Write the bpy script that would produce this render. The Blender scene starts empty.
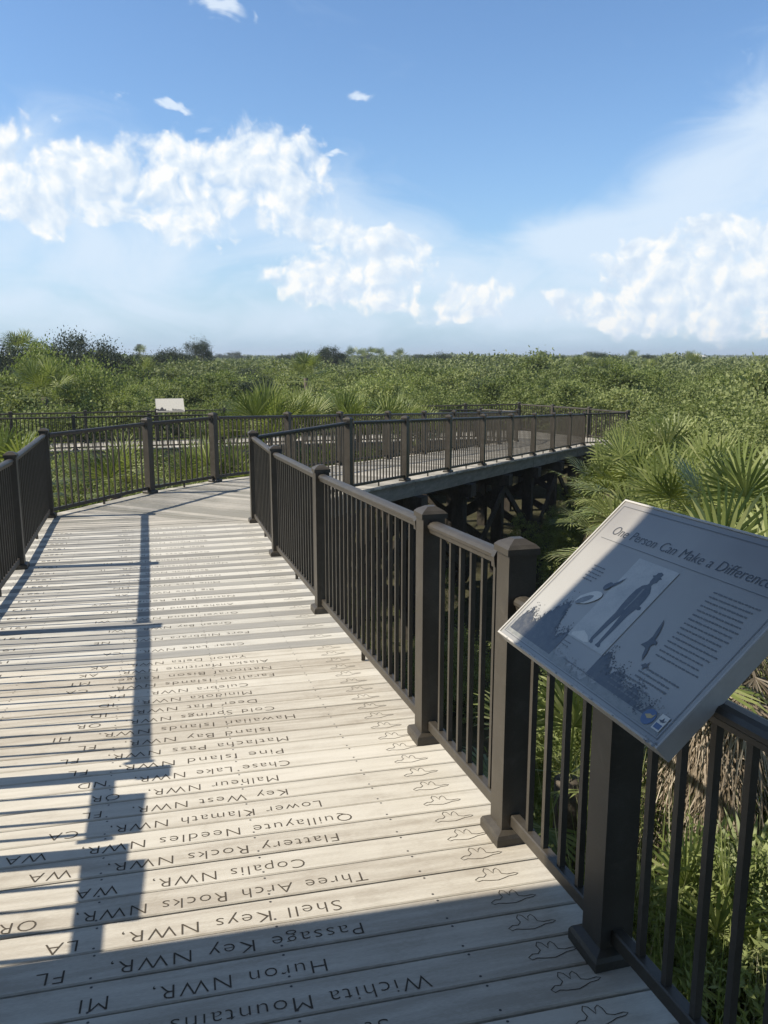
import bpy, math, random
import numpy as np
from mathutils import Vector, Matrix
random.seed(7); rng = np.random.default_rng(11)
scene = bpy.context.scene
C = scene.collection
EYE = 5.0
F_PX, HZ = 830.0, 357.0
TH = math.atan((512 - HZ) / F_PX)
R = math.radians

# ------------------------------------------------------------------ helpers
def tag(o, label=None, cat=None, group=None, kind=None):
    if label: o['label'] = label
    if cat: o['category'] = cat
    if group: o['group'] = group
    if kind: o['kind'] = kind
    return o

def empty(name, loc, rz=0.0):
    o = bpy.data.objects.new(name, None)
    o.empty_display_size = 0.1
    o.location = loc; o.rotation_euler = (0, 0, rz)
    C.objects.link(o)
    return o

class MB:
    def __init__(self): self.v = []; self.f = []
    def add(self, vs, fs, M=None):
        n = len(self.v)
        if M is not None: vs = [tuple(M @ Vector(p)) for p in vs]
        self.v += [tuple(p) for p in vs]
        self.f += [tuple(i + n for i in q) for q in fs]
        return self
    def box(self, x0, x1, y0, y1, z0, z1, M=None, bev=0.0):
        if bev <= 0:
            vs = [(x, y, z) for z in (z0, z1) for x, y in ((x0, y0), (x1, y0), (x1, y1), (x0, y1))]
            return self.add(vs, [(3, 2, 1, 0), (4, 5, 6, 7), (0, 1, 5, 4), (1, 2, 6, 5), (2, 3, 7, 6), (3, 0, 4, 7)], M)
        b = bev   # bevel on the top edges only
        vs = [(x, y, z0) for x, y in ((x0, y0), (x1, y0), (x1, y1), (x0, y1))]
        vs += [(x, y, z1 - b) for x, y in ((x0, y0), (x1, y0), (x1, y1), (x0, y1))]
        vs += [(x, y, z1) for x, y in ((x0 + b, y0 + b), (x1 - b, y0 + b), (x1 - b, y1 - b), (x0 + b, y1 - b))]
        fs = [(3, 2, 1, 0), (8, 9, 10, 11)]
        for k in (0, 4):
            for i in range(4):
                j = (i + 1) % 4
                fs.append((k + i, k + j, k + 4 + j, k + 4 + i))
        return self.add(vs, fs, M)
    def prism(self, prof, p0, p1, up=(0, 0, 1)):
        """profile (side, up) swept from p0 to p1"""
        p0 = Vector(p0); p1 = Vector(p1); d = (p1 - p0).normalized()
        s = d.cross(Vector(up)).normalized(); u = s.cross(d)
        n = len(prof)
        vs = [p + s * a + u * b for p in (p0, p1) for a, b in prof]
        fs = [(i, (i + 1) % n, n + (i + 1) % n, n + i) for i in range(n)]
        fs += [tuple(range(n))[::-1], tuple(range(n, 2 * n))]
        return self.add(vs, fs)
    def tube(self, pts, rad, seg=6):
        n0 = len(self.v); pts = [Vector(p) for p in pts]
        for i, p in enumerate(pts):
            d = (pts[min(i + 1, len(pts) - 1)] - pts[max(i - 1, 0)]).normalized()
            a = d.orthogonal().normalized(); b = d.cross(a)
            for k in range(seg):
                t = 2 * math.pi * k / seg
                self.v.append(tuple(p + (a * math.cos(t) + b * math.sin(t)) * rad[i]))
        for i in range(len(pts) - 1):
            for k in range(seg):
                a0 = n0 + i * seg + k; a1 = n0 + i * seg + (k + 1) % seg
                self.f.append((a0, a1, a1 + seg, a0 + seg))
        self.f.append(tuple(n0 + k for k in range(seg))[::-1])
        self.f.append(tuple(n0 + (len(pts) - 1) * seg + k for k in range(seg)))
        return self
    def mesh(self, name, mat, smooth=False):
        m = bpy.data.meshes.new(name)
        m.from_pydata(self.v, [], self.f); m.update()
        if mat: m.materials.append(mat)
        if smooth:
            m.shade_smooth()
        return m
    def build(self, name, mat, parent=None, loc=None, smooth=False):
        return place(name, self.mesh(name, mat, smooth), parent, loc)

def place(name, mesh, parent=None, loc=None, rot=None, scale=None):
    o = bpy.data.objects.new(name, mesh); C.objects.link(o)
    if parent: o.parent = parent
    if loc is not None: o.location = loc
    if rot is not None: o.rotation_euler = rot
    if scale is not None: o.scale = scale
    return o

def quads_mesh(name, V, mat, nper=4):
    """V: (N, nper, 3) array of separate polygons"""
    n = V.shape[0]
    m = bpy.data.meshes.new(name)
    m.vertices.add(n * nper); m.vertices.foreach_set('co', V.astype(np.float32).ravel())
    m.loops.add(n * nper); m.loops.foreach_set('vertex_index', np.arange(n * nper, dtype=np.int32))
    m.polygons.add(n)
    m.polygons.foreach_set('loop_start', np.arange(0, n * nper, nper, dtype=np.int32))
    m.polygons.foreach_set('loop_total', np.full(n, nper, dtype=np.int32))
    m.update(calc_edges=True); m.validate()
    m.materials.append(mat)
    return m

# ------------------------------------------------------------------ materials
def nodes(mat):
    mat.use_nodes = True
    nt = mat.node_tree; nt.nodes.clear()
    return nt, nt.nodes, nt.links

def N(nt, typ, **kw):
    n = nt.nodes.new(typ)
    for k, v in kw.items():
        if k.startswith('i_'):
            n.inputs[k[2:].replace('_', ' ')].default_value = v
        else: setattr(n, k, v)
    return n

def ramp(nt, fac, stops):
    r = nt.nodes.new('ShaderNodeValToRGB'); e = r.color_ramp.elements
    while len(e) < len(stops): e.new(0.5)
    for el, (p, c) in zip(e, stops):
        el.position = p; el.color = (*c, 1) if len(c) == 3 else c
    nt.links.new(fac, r.inputs[0]); return r.outputs[0]

def surf_mat(name, cols, rough=0.6, scale=8, stretch=(1, 1, 1), bump=0.1, spec=0.5, fine=90, metallic=0.0, island=0.0, objvar=0.0, dist=0.003, dirt=None):
    m = bpy.data.materials.new(name); nt, ns, L = nodes(m)
    out = N(nt, 'ShaderNodeOutputMaterial'); b = N(nt, 'ShaderNodeBsdfPrincipled')
    L.new(b.outputs[0], out.inputs[0])
    tc = N(nt, 'ShaderNodeTexCoord'); mp = N(nt, 'ShaderNodeMapping'); mp.inputs['Scale'].default_value = stretch
    oi = N(nt, 'ShaderNodeObjectInfo')
    off = N(nt, 'ShaderNodeVectorMath', operation='SCALE'); off.inputs['Scale'].default_value = 37.0
    comb = N(nt, 'ShaderNodeCombineXYZ'); L.new(oi.outputs['Random'], comb.inputs[0]); L.new(oi.outputs['Random'], comb.inputs[1])
    L.new(comb.outputs[0], off.inputs[0])
    ad = N(nt, 'ShaderNodeVectorMath', operation='ADD'); L.new(tc.outputs['Object'], ad.inputs[0]); L.new(off.outputs[0], ad.inputs[1])
    L.new(ad.outputs[0], mp.inputs[0])
    n1 = N(nt, 'ShaderNodeTexNoise', i_Scale=scale, i_Detail=6.0, i_Roughness=0.6); L.new(mp.outputs[0], n1.inputs['Vector'])
    n2 = N(nt, 'ShaderNodeTexNoise', i_Scale=fine, i_Detail=4.0); L.new(mp.outputs[0], n2.inputs['Vector'])
    mx = N(nt, 'ShaderNodeMath', operation='MULTIPLY_ADD'); mx.inputs[1].default_value = 0.35
    L.new(n2.outputs[0], mx.inputs[0])
    sc = N(nt, 'ShaderNodeMath', operation='MULTIPLY'); sc.inputs[1].default_value = 0.65; L.new(n1.outputs[0], sc.inputs[0])
    L.new(sc.outputs[0], mx.inputs[2])
    fac = mx.outputs[0]
    if island:
        g = N(nt, 'ShaderNodeNewGeometry'); a = N(nt, 'ShaderNodeMath', operation='MULTIPLY_ADD'); a.inputs[1].default_value = island
        L.new(g.outputs['Random Per Island'], a.inputs[0]); L.new(fac, a.inputs[2])
        a2 = N(nt, 'ShaderNodeMath', operation='SUBTRACT'); a2.inputs[1].default_value = island / 2; L.new(a.outputs[0], a2.inputs[0]); fac = a2.outputs[0]
    if objvar:
        a = N(nt, 'ShaderNodeMath', operation='MULTIPLY_ADD'); a.inputs[1].default_value = objvar
        L.new(oi.outputs['Random'], a.inputs[0]); L.new(fac, a.inputs[2])
        a2 = N(nt, 'ShaderNodeMath', operation='SUBTRACT'); a2.inputs[1].default_value = objvar / 2; L.new(a.outputs[0], a2.inputs[0]); fac = a2.outputs[0]
    k = len(cols)
    if dirt:
        n3 = N(nt, 'ShaderNodeTexNoise', i_Scale=dirt[0], i_Detail=7.0, i_Roughness=0.7, i_Distortion=.6); L.new(ad.outputs[0], n3.inputs['Vector'])
        mr = N(nt, 'ShaderNodeMapRange'); mr.inputs['From Min'].default_value = .52; mr.inputs['From Max'].default_value = .72; L.new(n3.outputs[0], mr.inputs['Value'])
        a3 = N(nt, 'ShaderNodeMath', operation='MULTIPLY_ADD'); a3.inputs[1].default_value = dirt[1]; L.new(mr.outputs[0], a3.inputs[0]); L.new(fac, a3.inputs[2]); fac = a3.outputs[0]
    col = ramp(nt, fac, [(0.3 + 0.4 * i / max(1, k - 1), c) for i, c in enumerate(cols)])
    L.new(col, b.inputs['Base Color'])
    rr = N(nt, 'ShaderNodeMath', operation='MULTIPLY_ADD'); rr.inputs[1].default_value = 0.25; rr.inputs[2].default_value = rough - 0.12
    L.new(n1.outputs[0], rr.inputs[0]); L.new(rr.outputs[0], b.inputs['Roughness'])
    b.inputs['Specular IOR Level'].default_value = spec; b.inputs['Metallic'].default_value = metallic
    if bump:
        bp = N(nt, 'ShaderNodeBump', i_Strength=bump, i_Distance=dist); L.new(mx.outputs[0], bp.inputs['Height']); L.new(bp.outputs[0], b.inputs['Normal'])
    return m

def leaf_mat(name, cols, trans=0.25, rough=0.6, objvar=0.68, spec=0.15):
    m = bpy.data.materials.new(name); nt, ns, L = nodes(m)
    out = N(nt, 'ShaderNodeOutputMaterial'); b = N(nt, 'ShaderNodeBsdfPrincipled'); t = N(nt, 'ShaderNodeBsdfTranslucent')
    g = N(nt, 'ShaderNodeNewGeometry'); oi = N(nt, 'ShaderNodeObjectInfo')
    a = N(nt, 'ShaderNodeMath', operation='MULTIPLY'); a.inputs[1].default_value = 1 - objvar; L.new(g.outputs['Random Per Island'], a.inputs[0])
    c = N(nt, 'ShaderNodeMath', operation='MULTIPLY_ADD'); c.inputs[1].default_value = objvar; L.new(oi.outputs['Random'], c.inputs[0]); L.new(a.outputs[0], c.inputs[2])
    k = len(cols)
    col = ramp(nt, c.outputs[0], [(i / max(1, k - 1), cc) for i, cc in enumerate(cols)])
    L.new(col, b.inputs['Base Color'])
    h = N(nt, 'ShaderNodeMixRGB', blend_type='MULTIPLY'); h.inputs[0].default_value = 1; L.new(col, h.inputs[1]); h.inputs[2].default_value = (1.4, 1.5, 0.75, 1)
    L.new(h.outputs[0], t.inputs[0])
    b.inputs['Roughness'].default_value = rough; b.inputs['Specular IOR Level'].default_value = spec
    mx = N(nt, 'ShaderNodeMixShader'); mx.inputs[0].default_value = trans
    L.new(b.outputs[0], mx.inputs[1]); L.new(t.outputs[0], mx.inputs[2]); L.new(mx.outputs[0], out.inputs[0])
    return m

def plain(name, col, rough=0.5, spec=0.5, coat=0.0):
    m = bpy.data.materials.new(name); nt, ns, L = nodes(m)
    out = N(nt, 'ShaderNodeOutputMaterial'); b = N(nt, 'ShaderNodeBsdfPrincipled'); L.new(b.outputs[0], out.inputs[0])
    b.inputs['Base Color'].default_value = (*col, 1); b.inputs['Roughness'].default_value = rough
    b.inputs['Specular IOR Level'].default_value = spec; b.inputs['Coat Weight'].default_value = coat; b.inputs['Coat Roughness'].default_value = 0.15
    return m

M_RAIL = surf_mat('bronze_aluminium', [(.038, .033, .025), (.052, .045, .034), (.070, .062, .048)], rough=0.48, scale=5, bump=0.04, fine=260, spec=0.4, dirt=(11.0, .22))
M_TAN = surf_mat('tan_deck_board', [(.40, .36, .29), (.55, .515, .43), (.64, .605, .515)], rough=0.75, scale=2.5, stretch=(1, 9, 1), bump=0.35, fine=60, spec=0.25, objvar=0.26, dist=0.002, dirt=(5.0, -.10))
M_CREAM = surf_mat('bleached_deck_board', [(.45, .435, .38), (.58, .56, .49), (.66, .64, .565)], rough=0.75, scale=2.5, stretch=(1, 9, 1), bump=0.35, fine=60, spec=0.25, objvar=0.26, dist=0.002, dirt=(5.0, -.10))
M_GREY = surf_mat('grey_deck_board', [(.23, .225, .20), (.31, .30, .27), (.38, .37, .33)], rough=0.75, scale=2.5, stretch=(1, 9, 1), bump=0.35, fine=60, spec=0.25, objvar=0.3, dist=0.002)
M_BOARDS = surf_mat('weathered_deck_boards', [(.27, .26, .22), (.38, .36, .31), (.50, .47, .40)], rough=0.8, scale=1.5, bump=0.25, fine=40, spec=0.25, island=0.55, dirt=(2.0, -.12))
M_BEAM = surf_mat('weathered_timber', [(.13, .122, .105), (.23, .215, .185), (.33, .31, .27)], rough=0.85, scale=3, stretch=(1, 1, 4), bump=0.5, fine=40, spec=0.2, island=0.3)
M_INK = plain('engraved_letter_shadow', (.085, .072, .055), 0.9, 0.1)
M_SCREW = plain('screw_steel', (.06, .055, .05), 0.6)
M_PILE = surf_mat('shaded_pile_timber', [(.035, .03, .024), (.065, .057, .046), (.11, .10, .08)], rough=0.9, scale=3, stretch=(1, 1, .4), bump=0.6, fine=40, spec=0.15)  # creosote tone, with the shade of the inner side painted in
M_GROUND = surf_mat('ground_litter', [(.035, .034, .02), (.06, .058, .032), (.10, .088, .055)], rough=0.95, scale=1.2, bump=0.8, fine=12, spec=0.1, dist=0.05)
M_LEAF = leaf_mat('shrub_leaves', [(.085, .11, .035), (.145, .18, .062), (.20, .235, .09), (.27, .30, .14)])
M_LEAFB = leaf_mat('bright_shrub_leaves', [(.12, .155, .045), (.19, .235, .075), (.25, .29, .11), (.32, .35, .17)])
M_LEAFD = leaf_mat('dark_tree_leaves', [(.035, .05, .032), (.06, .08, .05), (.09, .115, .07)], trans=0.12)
M_FAR = leaf_mat('thicket_leaves', [(.07, .095, .04), (.12, .15, .065), (.17, .20, .09), (.23, .255, .13)], trans=0.2)
M_FROND = leaf_mat('palm_fronds', [(.085, .115, .03), (.155, .19, .055), (.22, .255, .08), (.36, .37, .18)], trans=0.22, rough=0.5, spec=0.35, objvar=0.2)
M_DEAD = leaf_mat('dead_fronds', [(.10, .075, .05), (.20, .16, .11), (.34, .28, .21), (.48, .42, .33)], trans=0.12, rough=0.6, objvar=0.1)
M_BARK = surf_mat('bark', [(.06, .05, .04), (.11, .095, .075), (.17, .15, .125)], rough=0.9, scale=6, bump=0.8, fine=40, spec=0.1, dist=0.02)

# ------------------------------------------------------------------ layout of the walk
U = Vector((-0.2725, 0.962, 0)).normalized(); V = Vector((U.y, -U.x, 0))
def hdeck(s): return 1.575 + 0.05 * min(s, 5.5) + 0.04 * min(max(s - 5.5, 0), 2.5)
def W(s, t, z=0.0):
    p = U * s + V * t
    return Vector((p.x, p.y, EYE - hdeck(s) + z))
RZ1 = math.atan2(V.y, V.x)
A = Vector((-4.14, 10.10, EYE - 1.95)); Bm = Vector((-3.40, 11.93, EYE - 1.95)); Bp = Vector((-2.68, 13.05, EYE - 1.95))
Cc = U * 9.85 + V * 1.18; Cc.z = EYE - 1.95; P0 = Vector((-0.52, 12.05, EYE - 1.95))
D2 = Vector((0.4258, 0.9048, 0)).normalized()
SL2 = 0.0535; HEND = 1.95 + SL2 * 16.5
def leg2(base, q): 
    p = base + D2 * q; p.z = EYE - min(HEND, 1.95 + SL2 * max(0, q)); return p
E_ = leg2(P0, 16.4); K_ = leg2(Bp, 16.95)
ze = EYE - HEND
K2 = Vector((3.4, 29.3, ze)); L1 = Vector((-16.0, 23.7, ze)); L2 = Vector((-16.5, 25.7, ze))
M_ = Vector((5.3, 32.7, ze)); N_ = Vector((7.3, 29.7, ze)); F_ = Vector((8.1, 27.7, ze))

# ------------------------------------------------------------------ ground
g = MB(); n = 48
g.v.append((0, 0, 0.0))
rings = [8, 20, 45, 100, 300, 1000, 2800]
for r in rings:
    for k in range(n):
        a = 2 * math.pi * k / n
        g.v.append((r * math.cos(a), r * math.sin(a), 0.0))
for k in range(n): g.f.append((0, 1 + k, 1 + (k + 1) % n))
for i in range(len(rings) - 1):
    for k in range(n):
        a = 1 + i * n + k; b = 1 + i * n + (k + 1) % n
        g.f.append((a, a + n, b + n, b))
tag(g.build('ground', M_GROUND), kind='structure')

# ------------------------------------------------------------------ engraved boardwalk, first leg
path = tag(empty('path', W(0, 0)), kind='structure')
PITCH = 0.133
T0, T1 = -1.345, 1.275
def plank_mesh(name, mat, half0, half1):
    return MB().box(half0, half1, -0.0628, 0.0628, -0.032, 0, bev=0.004).mesh(name, mat)
PM = {'tan': plank_mesh('plank', M_TAN, T0, T1), 'cream': plank_mesh('plank', M_CREAM, T0, T1), 'grey': plank_mesh('plank', M_GREY, T0, T1)}
def disc(mb, x, y, z, r, n=8):
    mb.add([(x + r * math.cos(2 * math.pi * k / n), y + r * math.sin(2 * math.pi * k / n), z) for k in range(n)], [tuple(range(n))])
sm = MB()
for jt in (-1.2, -0.78, -0.22, 0.3, 0.80):
    for dy in (-0.050, 0.050):
        disc(sm, jt + random.uniform(-.008, .008), dy + random.uniform(-.006, .006), 0.0008, 0.0042)
SCREWS = sm.mesh('screws', M_SCREW)

# flying goose outline, engraved as a thin line (faces along -x so it reads from the other side)
goose_pts = [(-.075, -.006), (-.058, .004), (-.042, .002), (-.030, .012), (-.034, .030), (-.026, .042), (-.014, .036), (-.004, .014), (.002, .030), (.013, .037), (.020, .026), (.022, .008),
             (.040, .002), (.066, .004), (.077, .000), (.066, -.006), (.040, -.008), (.022, -.014), (.000, -.020), (-.030, -.017), (-.052, -.012), (-.068, -.016)]
def outline_mesh(pts, w, z, name, mat, M=None):
    mb = MB(); k = len(pts)
    P = [Vector((x, y)) for x, y in pts]
    L, Rr = [], []
    for i in range(k):
        d = (P[(i + 1) % k] - P[i - 1]).normalized(); nn = Vector((-d.y, d.x))
        L.append(P[i] + nn * w / 2); Rr.append(P[i] - nn * w / 2)
    vs = [(p.x, p.y, z) for p in L] + [(p.x, p.y, z) for p in Rr]
    mb.add(vs, [(i, k + i, k + (i + 1) % k, (i + 1) % k) for i in range(k)], M)
    return mb.mesh(name, mat)
GOOSE = outline_mesh([(x, y * 1.2) for x, y in goose_pts], 0.0028, 0.001, 'goose_outline', M_INK)

def text_mesh(txt, width=None, height=0.06, mat=None, name='lettering', thin=-0.002, align='CENTER', shear=0.0, space=1.0):
    cu = bpy.data.curves.new('txt', 'FONT'); cu.body = txt; cu.size = 0.1; cu.resolution_u = 3
    cu.offset = thin; cu.shear = shear; cu.space_character = space; cu.space_word = 1.3
    ob = bpy.data.objects.new('txt', cu)
    me = bpy.data.meshes.new_from_object(ob); bpy.data.objects.remove(ob); bpy.data.curves.remove(cu)
    n = len(me.vertices); co = np.empty(n * 3, np.float32); me.vertices.foreach_get('co', co); co = co.reshape(-1, 3)
    x0, x1 = co[:, 0].min(), co[:, 0].max()
    sy = height / 0.072
    sx = (width / (x1 - x0)) if width else sy
    if align == 'CENTER': co[:, 0] -= (x0 + x1) / 2
    elif align == 'LEFT': co[:, 0] -= x0
    else: co[:, 0] -= x1
    co[:, 0] *= sx; co[:, 1] *= sy; co[:, 2] = 0
    me.vertices.foreach_set('co', co.ravel()); me.update(); me.name = name
    me.materials.clear(); me.materials.append(mat or M_INK)
    return me

names = ["Stump Lake NWR,   ND", "Wichita Mountains NWR,   OK", "Huron NWR,   MI", "Passage Key NWR,   FL", "Shell Keys NWR,   LA", "Three Arch Rocks NWR,   OR",
 "Copalis NWR,   WA", "Flattery Rocks NWR,   WA", "Quillayute Needles NWR,   WA", "Lower Klamath NWR,   CA", "Key West NWR,   FL", "Malheur NWR,   OR", "Chase Lake NWR,   ND",
 "Pine Island NWR,   FL", "Matlacha Pass NWR,   FL", "Island Bay NWR,   FL", "Hawaiian Islands NWR,   HI", "Cold Springs NWR,   OR", "Deer Flat NWR,   ID", "Minidoka NWR,   ID",
 "Culebra NWR,   PR", "Farallon Islands NWR,   CA", "National Bison Range,   MT", "Alaska Maritime NWR,   AK", "Yukon Delta NWR,   AK"]
far_names = ["Clear Lake NWR,   CA", "Fort Niobrara NWR,   NE", "Green Bay NWR,   WI", "Gravel Island NWR,   WI", "Anaho Island NWR,   NV", "National Elk Refuge,   WY", "Big Lake NWR,   AR",
 "Mille Lacs NWR,   MN", "North Platte NWR,   NE", "Savannah NWR,   SC", "Upper Mississippi NWR,   IL", "Johnston Island NWR,   HI", "Cedar Keys NWR,   FL", "Bear River NWR,   UT", "Salt Plains NWR,   OK",
 "Swanquarter NWR,   NC", "Wolf Island NWR,   GA", "Long Lake NWR,   ND"]
years = {0: '1905', 1: '1905', 2: '1905', 3: '1905'}
inscr = {k + 1: t for k, t in enumerate(names)}
for i, t in enumerate(far_names): inscr[27 + 2 * i] = t
NK = int((9.80 - 1.639) / PITCH)
for k in range(-8, NK + 1):
    s = 1.639 + PITCH * k
    kind = 'tan' if k <= 25 else ('grey' if k % 2 == 0 or k > 62 else 'cream')
    slope = -math.atan(0.05) if s < 5.5 else (-math.atan(.04) if s < 8 else 0.0)
    p = W(s + 0.023, 0) - path.location; p.z += .023 * .05 if s < 8 else 0
    pl = place('plank', PM[kind], path, p, (slope + random.uniform(-.004, .004), 0, RZ1 - .038 * min(1, max(0, (9.2 - s) / 3)) + random.uniform(-.0006, .0006)))
    pl.location.z += random.uniform(-.0012, .0012)
    if k in inscr:
        tx = inscr[k]; nch = len(tx)
        me = text_mesh(tx, 0.0437 * nch, 0.056, thin=-0.0015, space=1.12)
        tag(place('engraved_name', me, pl, (0.072 + random.uniform(-.02, .02), 0.002, 0.0009), (0, 0, math.pi)), 'engraved words reading ' + ' '.join(tx.replace(',', '').split()))
        yr = '1903' if k < 1 else ('1905' if k < 4 else '1907' if k < 8 else '1908' if k < 17 else '1909' if k < 25 else '1913' if k < 40 else '1921' if k < 50 else '1929')
        place('engraved_year', text_mesh(yr, 0.165, 0.05, thin=-0.0015), pl, (-0.98, 0.002, 0.0009), (0, 0, math.pi))
    if k in inscr or k <= 25:
        place('goose_outline', GOOSE, pl, (1.035, 0.0, 0.0), (0, 0, random.uniform(-.04, .04)))
    place('screws', SCREWS, pl, (0, 0, 0))

# ------------------------------------------------------------------ other decks: boards clipped to convex outlines
def clip(poly, nx, ny, d):           # keep nx*x+ny*y <= d
    out = []
    for i in range(len(poly)):
        a = poly[i]; b = poly[(i + 1) % len(poly)]
        da = nx * a[0] + ny * a[1] - d; db = nx * b[0] + ny * b[1] - d
        if da <= 0: out.append(a)
        if da * db < 0:
            t = da / (da - db); out.append((a[0] + (b[0] - a[0]) * t, a[1] + (b[1] - a[1]) * t))
    return out
def deck(parent, poly, axis, zf, pitch=PITCH, gap=0.007, name='deck_boards'):
    """axis: unit direction the walk runs; the boards lie across it"""
    mb = MB(); ax, ay = axis.x, axis.y
    poly = [(p[0], p[1]) for p in poly]
    ds = [ax * x + ay * y for x, y in poly]
    k = math.floor(min(ds) / pitch)
    while k * pitch < max(ds):
        q = clip(poly, ax, ay, (k + 1) * pitch - gap)
        if len(q) > 2: q = clip(q, -ax, -ay, -k * pitch)
        if len(q) > 2:
            ar = 0.5 * sum(q[i][0] * q[(i + 1) % len(q)][1] - q[(i + 1) % len(q)][0] * q[i][1] for i in range(len(q)))
            if abs(ar) > 1e-4:
                if ar < 0: q = q[::-1]
                dz = random.uniform(-.0015, .0015); m = len(q)
                vs = [(x, y, zf(x, y) + dz) for x, y in q] + [(x, y, zf(x, y) - 0.032) for x, y in q]
                fs = [tuple(range(m)), tuple(range(2 * m - 1, m - 1, -1))] + [(i, m + i, m + (i + 1) % m, (i + 1) % m) for i in range(m)]
                mb.add([Vector(v) - parent.location for v in vs], fs)
        k += 1
    return mb.build(name, M_BOARDS, parent)
def zl1(x, y): return EYE - 1.95
def zl2(x, y):
    q = (x - P0.x) * D2.x + (y - P0.y) * D2.y
    return EYE - min(HEND, 1.95 + SL2 * max(0, q))
def zl3(x, y): return ze
n2 = Vector((D2.y, -D2.x, 0))        # to the right of leg two
ov = 0.12
d1 = (Bp - A).normalized(); n1 = Vector((d1.y, -d1.x, 0))
Ao = A - n1 * ov; Bo = Bp - n2 * ov; Co = Cc + V * 0.1; Po = P0 + n2 * ov; Eo = E_ + n2 * ov; Ko = K_ - n2 * ov
s_end = 1.639 + PITCH * NK + PITCH / 2
leftc = W(s_end, T0); rightc = W(s_end, T1)
A_s = W(10.7, T0)
deck(path, [leftc, rightc, Co, Ao, A_s], U, zl1)
Bmo = Bm + Vector((-.11, .05, 0))
path2 = tag(empty('path', P0.copy()), kind='structure')
deck(path2, [Co, Po, Bo, Bmo, Ao], d1, zl1)
deck(path2, [Po, Eo, Ko, Bo], D2, zl2)
path3 = tag(empty('path', K2.copy()), kind='structure')
d3 = (L1 - K2).normalized(); n3 = Vector((-d3.y, d3.x, 0))
Fo = F_ + Vector((.1, -.05, 0)); No = N_ + Vector((.12, .03, 0)); Mo = M_ + Vector((.06, .12, 0))
K2o = K2 + Vector((-.05, -.12, 0)); L1o = L1 + Vector((0, -.12, 0)); L2o = L2 + Vector((0, .12, 0))
deck(path3, [Ko, Eo, Fo, No, Mo, K2o], D2, zl3)
deck(path3, [K2o, Mo, L2o, L1o], d3, zl3)

# ------------------------------------------------------------------ framing below the decks
def beam(parent, p0, p1, h=0.26, w=0.07, drop=0.034, name='edge_beam'):
    p0 = Vector(p0) - parent.location; p1 = Vector(p1) - parent.location
    prof = [(-w / 2, -drop - h), (w / 2, -drop - h), (w / 2, -drop), (-w / 2, -drop)]
    return MB().prism(prof, p0, p1).build(name, M_BEAM, parent)
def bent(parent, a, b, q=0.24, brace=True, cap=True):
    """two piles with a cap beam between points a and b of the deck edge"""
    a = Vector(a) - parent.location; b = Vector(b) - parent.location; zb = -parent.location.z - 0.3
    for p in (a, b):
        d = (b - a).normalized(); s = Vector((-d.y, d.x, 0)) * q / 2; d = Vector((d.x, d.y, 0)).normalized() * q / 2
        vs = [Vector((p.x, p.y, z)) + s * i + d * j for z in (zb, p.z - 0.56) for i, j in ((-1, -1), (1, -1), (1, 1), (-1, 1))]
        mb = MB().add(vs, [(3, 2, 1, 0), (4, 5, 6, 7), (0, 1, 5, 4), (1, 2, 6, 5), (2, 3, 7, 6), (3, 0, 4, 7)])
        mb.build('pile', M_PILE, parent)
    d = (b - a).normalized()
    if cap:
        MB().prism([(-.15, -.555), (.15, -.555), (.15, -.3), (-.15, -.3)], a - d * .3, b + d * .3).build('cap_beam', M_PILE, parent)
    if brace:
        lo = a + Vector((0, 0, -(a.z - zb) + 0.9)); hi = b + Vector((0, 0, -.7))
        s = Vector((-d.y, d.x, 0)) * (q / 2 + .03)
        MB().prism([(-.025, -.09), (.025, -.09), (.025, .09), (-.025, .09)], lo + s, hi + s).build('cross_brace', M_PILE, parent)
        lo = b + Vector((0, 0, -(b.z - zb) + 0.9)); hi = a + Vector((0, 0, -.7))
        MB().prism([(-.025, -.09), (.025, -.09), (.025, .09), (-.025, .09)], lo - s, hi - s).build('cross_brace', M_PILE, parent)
for t in (-1.24, -0.3, 0.4, 1.17): 
    beam(path, W(0.6, t), W(5.49, t)); beam(path, W(5.495, t), W(7.99, t)); beam(path, W(7.995, t), W(9.8 if t > -1 else 10.8, t))
for s in (0.9, 3.4, 6.0, 8.2): bent(path, W(s, -1.1), W(s, 1.03))
beam(path2, Cc, P0); beam(path2, A, Bm); beam(path2, Bm, Bp)
for off in (-0.8, -1.6): beam(path2, leg2(P0 + n2 * off, 0.03), leg2(P0 + n2 * off, 16.4))
cuts = [0.03, 2.4, 5.0, 7.6, 10.2, 12.8, 15.4, 16.4]
for i in range(7): beam(path2, leg2(P0, cuts[i] + .004) + n2 * random.uniform(0, .012), leg2(P0, cuts[i + 1] - .004) + n2 * random.uniform(0, .012), h=random.uniform(.25, .27))
beam(path2, leg2(Bp, 0.03), leg2(Bp, 16.7))
# short headers under the board ends catch the light between the beam joints
bq = (-0.2, 2.5, 5.1, 7.7, 10.3, 12.9, 15.5)
for q in bq:
    a = leg2(P0 - n2 * .12, q); b = a - n2 * 2.1
    bent(path2, a, b)
for i in range(len(bq) - 1):           # long diagonal braces along the inner side
    a = leg2(P0 - n2 * .12 + n2 * .15, bq[i]) - path2.location; b = leg2(P0 - n2 * .12 + n2 * .15, bq[i + 1]) - path2.location
    a2 = a + Vector((0, 0, -2.3)); b2 = b + Vector((0, 0, -.62))
    if i % 2: a2, b2 = a + Vector((0, 0, -.62)), b + Vector((0, 0, -2.1))
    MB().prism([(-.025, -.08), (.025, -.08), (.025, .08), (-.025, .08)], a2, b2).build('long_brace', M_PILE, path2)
beam(path3, K2, L1); beam(path3, M_, L2); beam(path3, E_, F_); beam(path3, F_, N_); beam(path3, N_, M_); beam(path3, K_, K2)
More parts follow.
